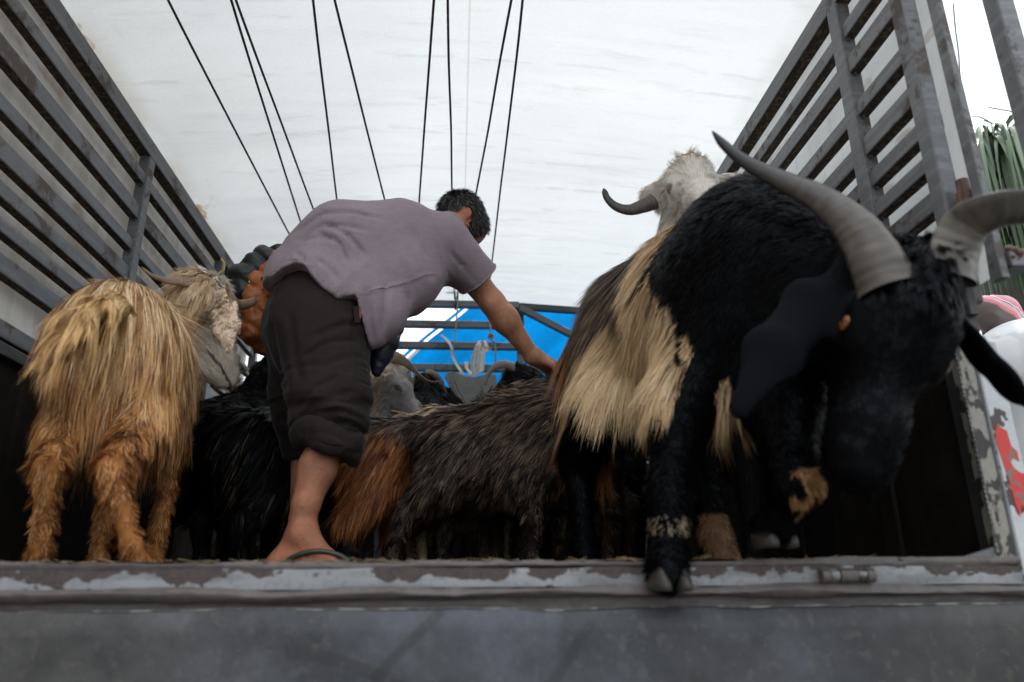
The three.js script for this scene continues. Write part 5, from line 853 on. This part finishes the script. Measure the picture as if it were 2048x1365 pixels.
  { // stitched hem and side seam
    const seam = (pts, d0, nm) => { const c = new THREE.CatmullRomCurve3(pts.map(([x, y]) => at(x, y, D)), false, 'centripetal'), o = []; for (let i = 0; i <= 70; i++) { const p = c.getPoint(i / 70); let z = p.z + 0.3; while (z > p.z - 0.4 && st.f(p.x, p.y, z) > 0) z -= 0.003; if (z > p.z - 0.39) o.push(V(p.x, p.y, z + 0.0005)); } if (o.length > 5) put(nm, uvm(new THREE.TubeGeometry(new THREE.CatmullRomCurve3(o), 160, d0, 6)), shirt.material, shirt); };
    seam([[532, 556], [553, 557], [575, 545], [601, 545], [627, 553], [646, 573], [666, 596], [686, 613], [703, 603]], 0.0015, 'hem_stitch');
    seam([[722, 610], [750, 595], [790, 575], [830, 553], [866, 531]], 0.0014, 'side_seam');
  }
  { // sleeve hem as a raised band
    const hs2 = []; const e1 = clampN(ad.clone().cross(V(0, 0, 1))), e2 = ad.clone().cross(e1); for (let i = 0; i < 40; i++) { const a = i / 40 * 6.2832; let r = 0.03; const o = c2.clone().addScaledVector(ad, -0.004); for (let k = 0; k < 40; k++) { const q = o.clone().addScaledVector(e1, Math.cos(a) * r).addScaledVector(e2, Math.sin(a) * r); if (st.f(q.x, q.y, q.z) > -0.001) break; r += 0.002; } hs2.push(o.addScaledVector(e1, Math.cos(a) * r).addScaledVector(e2, Math.sin(a) * r)); }
    const g = new THREE.TubeGeometry(new THREE.CatmullRomCurve3(hs2, true), 120, 0.0035, 8, true); put('sleeve_hem', uvm(g), shirt.material, shirt);
  }
  // padded jacket tied round the waist, hanging at the back
  const jk = part('jacket', man); jk.userData.label = 'padded orange-brown jacket with black lining bunched behind the waist';
  const puff = (pts, rs, seed, amp) => { const b = new Body(); for (let i = 0; i + 1 < pts.length; i++) b.add(pts[i], pts[i + 1], rs[i], rs[i + 1], { k: 0.03 }); b.extra = (d, x, y, z) => Math.abs(d) > 0.06 ? d : d + amp * 0.55 * (1 - Math.abs(Math.sin((y * 0.85 + x * 0.5) * 62 + 2 * noise3(x * 9, y * 9, z * 9)))) ** 2 - amp * (crease(x, y, z, 15, 19, 15, seed) - 0.4) - amp * 0.5 * (crease(x, y, z, 26, 30, 26, seed + 5) - 0.4); return uvm(b.mesh(0.0055)); };
  const nyl = (r, g, b, s) => surfMat(256, 256, 0.2, 0.2, (x, y) => { const n = fbm(x * 30, y * 30, 4, s), k = 0.8 + 0.4 * n; return [r * k, g * k, b * k, n, 0.5]; }, 0.001);
  const blk = nyl(0.016, 0.018, 0.018, 560), org = nyl(0.36, 0.105, 0.025, 565), nav = nyl(0.012, 0.014, 0.028, 568);
  put('lining', puff([at(585, 508, D + 0.24), at(535, 535, D + 0.26), at(503, 568, D + 0.27), at(512, 600, D + 0.26)], [0.03, 0.055, 0.062, 0.04], 61, 0.022), blk, jk);
  put('shell', puff([at(612, 500, D + 0.2), at(565, 530, D + 0.19), at(535, 572, D + 0.18), at(520, 612, D + 0.18), at(518, 650, D + 0.2), at(535, 690, D + 0.24)], [0.022, 0.030, 0.040, 0.042, 0.05, 0.04], 65, 0.024), org, jk);
  put('sleeve', puff([at(768, 640, D + 0.22), at(785, 655, D + 0.17), at(774, 690, D + 0.15), at(760, 715, D + 0.15), at(752, 745, D + 0.15)], [0.02, 0.024, 0.026, 0.022, 0.012], 71, 0.008), nav, jk);
  put('cuff', puff([at(786, 642, D + 0.16), at(790, 652, D + 0.15)], [0.012, 0.012], 73, 0.003), org, jk);
  { const a = at(497, 564, D + 0.15), b = at(508, 567, D + 0.16); put('zip_pull', metreUV(tube([a, a.clone().lerp(b, 0.5).add(V(0, 0.002, 0.004)), b], 0.0025, 8, 6)), M.white, jk); }
  // flip-flop
  const sole = new THREE.Shape(); sole.absellipse(0, 0, 0.128, 0.042, 0, Math.PI * 2); const sg = new THREE.ExtrudeGeometry(sole, { depth: 0.014, bevelEnabled: true, bevelSize: 0.003, bevelThickness: 0.003, bevelSegments: 2, curveSegments: 30 }); sg.rotateX(-Math.PI / 2); sg.rotateY(-0.12); const sp0 = yf(at(618, 1112, D), FLOOR + 0.003); sg.translate(sp0.x, sp0.y, sp0.z - 0.01);
  const sandal = part('sandal', man); put('sole', metreUV(sg), blk, sandal);
  const band = [[572, 1124, 1.965], [588, 1114, 1.955], [610, 1106, 1.948], [638, 1103, 1.945], [664, 1107, 1.945], [684, 1114, 1.95], [696, 1124, 1.955]].map(([x, y, d]) => at(x, y, d));
  const bg = tube(band, 0.0065, 50, 8); put('strap', metreUV(bg), nyl(0.045, 0.05, 0.038, 570), sandal);
}
// ---------------------------------------------------------------- things hung on the headboard
{
  const cord = (pts, r, m, label, nm = 'cord') => { const b = pts[0]; const g = tube(pts.map((p) => p.clone().sub(b)), r, pts.length * 14, 8), uv = g.attributes.uv; for (let k = 0; k < uv.count; k++) uv.setXY(k, uv.getX(k) * 0.5, uv.getY(k) * 0.02); const o = mesh(nm, g, m); o.position.copy(b); return tag(o, label, nm === 'cord' ? 'cord' : nm, undefined); };
  const jute = surfMat(64, 256, 0.03, 0.03, (x, y) => { const s = Math.sin((x / 0.03 + y / 0.03) * Math.PI * 4), b = 0.36 + 0.1 * s; return [b, b * 0.88, b * 0.76, 0.5 + 0.5 * s, 0.9]; }, 0.002);
  cord([at(919, 545, 3.86), at(916, 580, 3.86), at(915, 612, 3.86), at(912, 650, 3.87), at(908, 690, 3.88)], 0.0042, jute, 'thin pale cord hanging down past the top headboard rails');
  cord([at(909, 545, 3.87), at(910, 575, 3.87), at(911, 606, 3.87)], 0.0038, jute, 'short pale cord ending at the top headboard rail');
  { const b = at(904, 582, 3.86), g = new RoundedBoxGeometry(0.055, 0.012, 0.02, 2, 0.004); metreUV(g); const o = mesh('wood_peg', g, surfMat(64, 64, 0.1, 0.1, (x, y) => { const n = fbm(x * 20, y * 200, 3, 600); return [0.3 * n + 0.1, 0.22 * n + 0.07, 0.16 * n + 0.05, n, 0.8]; }, 0.001)); o.position.copy(b); tag(o, 'small wooden peg tied into the pale cord above the headboard', 'peg'); }
  cord([at(979, 636, 3.88), at(981, 660, 3.88), at(980, 675, 3.87), at(984, 680, 3.86), at(990, 690, 3.87), at(991, 715, 3.88), at(991, 735, 3.89)], 0.0052, jute, 'knotted pale rope tied to the headboard right of the looped strap', 'rope');
  { const o = scene.children[scene.children.length - 1]; const k = new THREE.TorusKnotGeometry(0.010, 0.0046, 60, 8, 2, 3); const p = at(981, 673, 3.86).sub(o.position); k.translate(p.x, p.y, p.z); metreUV(k); mesh('knot', k, jute, o); }
  const web = surfMat(128, 128, 0.08, 0.08, (x, y) => { const s = Math.sin(x * 900) * 0.5 + 0.5, n = fbm(x * 60, y * 60, 3, 610), b = 0.52 + 0.2 * n + 0.05 * s; return [b, b * 0.95, b * 0.88, s, 0.85]; }, 0.0008);
  const ribbon = (pts, w, side = V(1, 0.15, 0)) => { const c = new THREE.CatmullRomCurve3(pts, false, 'centripetal'), N = 50, P = [], U = [], I = []; for (let i = 0; i <= N; i++) { const t = i / N, p = c.getPointAt(t), s = side.clone().applyAxisAngle(V(0, 1, 0), Math.sin(t * 5) * 0.5).normalize(), n = s.clone().cross(c.getTangentAt(t)).normalize(); for (const [a, b] of [[-1, 1], [1, 1], [1, -1], [-1, -1]]) { const q = p.clone().addScaledVector(s, a * w / 2).addScaledVector(n, b * 0.0014); P.push(q.x, q.y, q.z); U.push(t * c.getLength(), a * w * 0.5 + b * 0.001); } if (i < N) for (let j = 0; j < 4; j++) { const a = i * 4 + j, b = i * 4 + (j + 1) % 4; I.push(a, a + 4, b, b, a + 4, b + 4); } } const g = new THREE.BufferGeometry(); g.setAttribute('position', new THREE.BufferAttribute(new Float32Array(P), 3)); g.setAttribute('uv', new THREE.BufferAttribute(new Float32Array(U), 2)); g.setIndex(I); const f = g.toNonIndexed(); f.computeVertexNormals(); return f; };
  const s1 = mesh('strap', ribbon([at(882, 670, 3.84), at(893, 680, 3.83), at(903, 695, 3.82), at(905, 712, 3.84), at(912, 728, 3.84), at(923, 745, 3.82), at(928, 760, 3.83), at(922, 785, 3.84), at(919, 808, 3.85)], 0.017), web); tag(s1, 'long twisted white webbing strap hanging in front of the blue sheet', 'strap');
  const lp = thing('strap', 'looped bundle of white strap on the headboard beside the knotted rope', 'strap', at(958, 690, 3.86)), O = lp.position;
  for (const a of [[[948, 752], [948, 725], [954, 700], [962, 683], [970, 690], [974, 704]], [[944, 748], [946, 715], [955, 690], [962, 682], [966, 700], [961, 745]], [[953, 750], [957, 720], [959, 692], [964, 686], [966, 720], [964, 744]], [[962, 684], [968, 682], [974, 695], [979, 700], [977, 703]]]) { const pts = a.map(([x, y], i) => at(x, y, 3.86 - 0.012 * (i % 3))).map((p) => p.sub(O)); mesh('turn', ribbon(pts, 0.02), web, lp); }
  const s2 = mesh('strap', ribbon([at(932, 724, 3.83), at(934, 738, 3.82), at(940, 746, 3.81), at(938, 752, 3.81), at(931, 757, 3.82), at(927, 770, 3.83)], 0.020), web); tag(s2, 'short white strap end knotted beside the grey mat', 'strap');
  // grey ribbed rubber mat
  const mt = thing('rubber_mat', 'dark grey ribbed rubber mat leaning on the headboard below the straps', 'mat', at(932, 780, 3.80)), rub = surfMat(256, 256, 0.4, 0.4, (x, y) => { const n = fbm(x * 14, y * 14, 4, 620), f = fbm(x * 120, y * 120, 2, 622), b = 0.11 + 0.07 * n + 0.03 * f; return [b, b, b * 0.98, f, 0.6]; }, 0.001);
  { const a = (x, y) => { const p = at(x, y, 3.80).sub(mt.position); return [p.x, p.y]; }, sh = new THREE.Shape(); const pts = [[891, 756], [894, 749], [901, 746], [912, 748], [930, 755], [950, 757], [966, 753], [990, 752], [1000, 832], [926, 832], [917, 808], [904, 782]].map(([x, y]) => a(x, y)); sh.moveTo(...pts[0]); pts.slice(1).forEach((q) => sh.lineTo(...q)); sh.closePath(); const g = new THREE.ExtrudeGeometry(sh, { depth: 0.012, bevelEnabled: true, bevelSize: 0.004, bevelThickness: 0.004, bevelSegments: 2, curveSegments: 8 }); mesh('pad', metreUV(g), rub, mt);
    for (let k = 0; k < 2; k++) { const o = k * 8; mesh('rib', metreUV(tube([[900 + o, 752 + k], [908 + o, 778], [922 + o, 803], [929 + o, 828]].map(([x, y]) => { const p = a(x, y); return V(p[0], p[1], 0.0165); }), 0.0045, 20, 8)), rub, mt); } }
  // yellow tie on the left rail
  const yel = mat({ color: rgb(0.55, 0.4, 0.1), roughness: 0.6 });
  cord([at(442, 518, 2.9), at(448, 528, 2.88), at(446, 540, 2.87), at(436, 548, 2.86), at(430, 556, 2.85)], 0.0045, yel, 'yellow twine tied to the left slatted side above the blond goat head', 'twine');
}
// ---------------------------------------------------------------- straw caught along the sill
{
  const R = rng(91), gs = [];
  for (let i = 0; i < 260; i++) { const x = lerp(XL, XR, R()), z = ZS - 0.005 - R() * 0.08, y = SILL + 0.003 + R() * 0.003, L = 0.012 + R() * 0.04, a = R() * 6.28; const g = new THREE.CylinderGeometry(0.0007, 0.0005, L, 5); g.rotateZ(Math.PI / 2 + (R() - 0.5) * 0.5); g.rotateY(a); g.translate(x, y, z); g.deleteAttribute('uv'); const b = 0.35 + 0.5 * R(); tint(g, () => [0.42 * b, 0.31 * b, 0.16 * b]); gs.push(g); }
  for (let i = 0; i < 120; i++) { const g = new THREE.IcosahedronGeometry(0.002 + 0.005 * R() * R(), 1); g.scale(1.3, 0.7, 1); g.translate(lerp(XL, XR, R()), SILL + 0.002, ZS - R() * 0.05); g.deleteAttribute('uv'); const b = 0.4 + 0.5 * R(); tint(g, () => [0.16 * b, 0.12 * b, 0.08 * b]); gs.push(g); }
  const o = mesh('straw', gs, mat({ vertexColors: true, roughness: 0.9 })); o.userData = { label: 'bits of straw and dried mud along the worn sill', category: 'straw', kind: 'stuff' };
}
// ---------------------------------------------------------------- beyond the right side of the truck
{
  const R = rng(63);
  // dark wall filling a shadowed gap, the shade put into its near-black colour
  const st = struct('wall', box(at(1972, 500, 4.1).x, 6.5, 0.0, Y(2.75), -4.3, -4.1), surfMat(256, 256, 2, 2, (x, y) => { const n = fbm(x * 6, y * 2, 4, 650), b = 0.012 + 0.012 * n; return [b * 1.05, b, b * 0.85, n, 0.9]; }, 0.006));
  // fodder bundle: long drooping leaves
  const c = at(2030, 320, 3.0), fod = thing('fodder_bundle', 'bundle of long drooping green fodder leaves behind the open gate', 'fodder', V(c.x + 0.05, c.y - 0.12, c.z));
  const leafM = [[0.075, 0.13, 0.055], [0.12, 0.18, 0.09], [0.22, 0.28, 0.18], [0.04, 0.075, 0.032]].map((k) => mat({ color: rgb(...k), roughness: 0.38, transmission: 0.25, thickness: 0, side: THREE.DoubleSide }));
  const core = new THREE.SphereGeometry(1, 24, 16); { const p = core.attributes.position; for (let i = 0; i < p.count; i++) { const n = 0.85 + 0.3 * noise3(p.getX(i) * 3, p.getY(i) * 3, p.getZ(i) * 3); p.setXYZ(i, p.getX(i) * 0.5 * n, p.getY(i) * 0.24 * n - 0.02, p.getZ(i) * 0.3 * n); } core.computeVertexNormals(); }
  mesh('stalk_core', core, mat({ color: rgb(0.02, 0.032, 0.014), roughness: 0.9 }), fod);
  const leaf = (a, L, w, droop, m) => { const N = 9, P = [], I = [], d = V(Math.cos(a), 0.15 + R() * 0.5, Math.sin(a)).normalize(), p = V(Math.cos(a) * 0.28 * R(), 0.10 + R() * 0.12, Math.sin(a) * 0.2 * R()); p.x += (R() - 0.5) * 0.3; const st2 = L / N; const rollA = R() * 6; for (let i = 0; i <= N; i++) { const t = i / N, s = V(-Math.sin(a), 0.3 * Math.sin(rollA + t * 2), Math.cos(a)).normalize(), ww = w * Math.sin(Math.PI * (0.12 + 0.88 * t)) * (1 - 0.3 * t); P.push(...p.clone().addScaledVector(s, -ww / 2).toArray(), ...p.clone().add(V(0, -ww * 0.22, 0)).toArray(), ...p.clone().addScaledVector(s, ww / 2).toArray()); if (i < N) for (const q of [0, 1]) { const b = i * 3 + q; I.push(b, b + 3, b + 1, b + 1, b + 3, b + 4); } d.y -= droop * st2 * (1 + t * 2); d.normalize(); p.addScaledVector(d, st2); } const g = new THREE.BufferGeometry(); g.setAttribute('position', new THREE.BufferAttribute(new Float32Array(P), 3)); g.setIndex(I); g.computeVertexNormals(); mesh('leaf', g, m, fod); };
  for (let i = 0; i < 290; i++) leaf(Math.PI * (0.02 + 1.0 * R()) + (R() - 0.5) * 1.2, 0.45 + R() * 0.6, 0.012 + R() * 0.020, 2.2 + R() * 5, leafM[(R() * 4) | 0]);
  { const keep = fod.children.length, gs = []; for (let i = 0; i < 700; i++) leaf(Math.PI * 2 * R(), 0.3 + R() * 0.7, 0.008 + R() * 0.014, 2 + R() * 6, leafM[0]); for (const m of fod.children.splice(keep)) gs.push(m.geometry); mesh('small_leaves', gs, leafM[1], fod).userData.kind = 'stuff'; }
  const tw = (pts, r0, label) => { const b = pts[0], g = tube(pts.map((p) => p.clone().sub(b)), r0, 40, 7); metreUV(g); const o = mesh('twig', g, M.darkSteel); o.position.copy(b); tag(o, label, 'twig'); };
  tw([at(1975, 330, 3.0), at(1935, 250, 3.0), at(1921, 175, 3.0), at(1918, 110, 3.0), at(1911, 55, 3.0), at(1907, 8, 3.0)], 0.0045, 'thin bare upright twig against the white sky at the right');
  tw([at(2075, 262, 2.95), at(2030, 226, 2.95), at(2000, 219, 2.95), at(1978, 215, 2.95)], 0.0035, 'short bare twig lying sideways on top of the green leaves');
  // striped cloth bundle and white sack
  const sackM = surfMat(512, 512, 0.5, 0.5, (x, y) => { const w = Math.sin(x * 1400) * Math.sin(y * 1400), n = fbm(x * 10, y * 10, 4, 660), b = 0.62 + 0.12 * n + 0.03 * w; return [b, b, b * 1.01, 0.5 + 0.3 * w + 0.2 * n, 0.8]; }, 0.0012);
  const sb = new Body(), s0 = at(2120, 790, 1.95); sb.add(s0.clone().add(V(-0.06, 0.02, 0)), s0.clone().add(V(0.35, 0.02, -0.05)), 0.20, 0.21, { k: 0.1 }); sb.add(s0.clone().add(V(-0.08, -0.25, 0)), s0.clone().add(V(0.35, -0.28, -0.05)), 0.19, 0.21, { k: 0.12 }); sb.extra = (d, x, y, z) => d - 0.014 * (noise3(x * 7, y * 5, z * 7) - 0.5) - 0.006 * Math.abs(noise3(x * 16, y * 5, z * 16) - 0.5);
  const sg = metreUV(sb.mesh(0.016)); sg.translate(-s0.x, -s0.y, -s0.z); const so = mesh('sack', sg, sackM); so.position.copy(s0); tag(so, 'plump white woven sack outside the right rear pillar', 'sack');
  const under = s0.y - 0.5; mesh('crate_stand', box(s0.x - 0.28, s0.x + 0.6, 0.0, under + 0.05, s0.z - 0.3, s0.z + 0.22), M.rustPlate); tag(scene.children[scene.children.length - 1], 'dark stand holding up the white sack beside the truck', 'stand');
  const cb = new Body(), c0 = at(2000, 618, 1.98); cb.add(c0.clone().add(V(-0.045, -0.012, 0)), c0.clone().add(V(0.02, 0.0, -0.02)), 0.048, 0.045, { k: 0.03 }); cb.add(c0.clone().add(V(-0.01, -0.04, 0)), c0.clone().add(V(0.045, -0.045, -0.02)), 0.045, 0.035, { k: 0.03 }); cb.extra = (d, x, y, z) => d - 0.008 * (1 - Math.abs(noise3(x * 16 + y * 20, y * 30 - x * 16, z * 14) * 2 - 1)) + 0.003;
  const cg = cb.mesh(0.0035); tint(cg, (p) => { const u = (p.y - c0.y) * 0.9 + (p.x - c0.x) * 0.55 + 0.004 * noise3(p.x * 30, p.y * 30, p.z * 30), b = ((u * 20) % 1 + 1) % 1; return u < -0.035 ? [0.14, 0.11, 0.10] : b < 0.1 ? [0.05, 0.06, 0.10] : b < 0.24 ? [0.62, 0.55, 0.54] : b < 0.34 ? [0.18, 0.2, 0.26] : b < 0.62 ? [0.62, 0.20, 0.23] : [0.6, 0.32, 0.33]; }); cg.translate(-c0.x, -c0.y, -c0.z); const co = mesh('cloth_bundle', cg, mat({ vertexColors: true, roughness: 0.9 })); co.position.copy(c0); tag(co, 'pink striped cloth bundle resting on the white sack', 'cloth');
}
renderer.render(scene, camera);
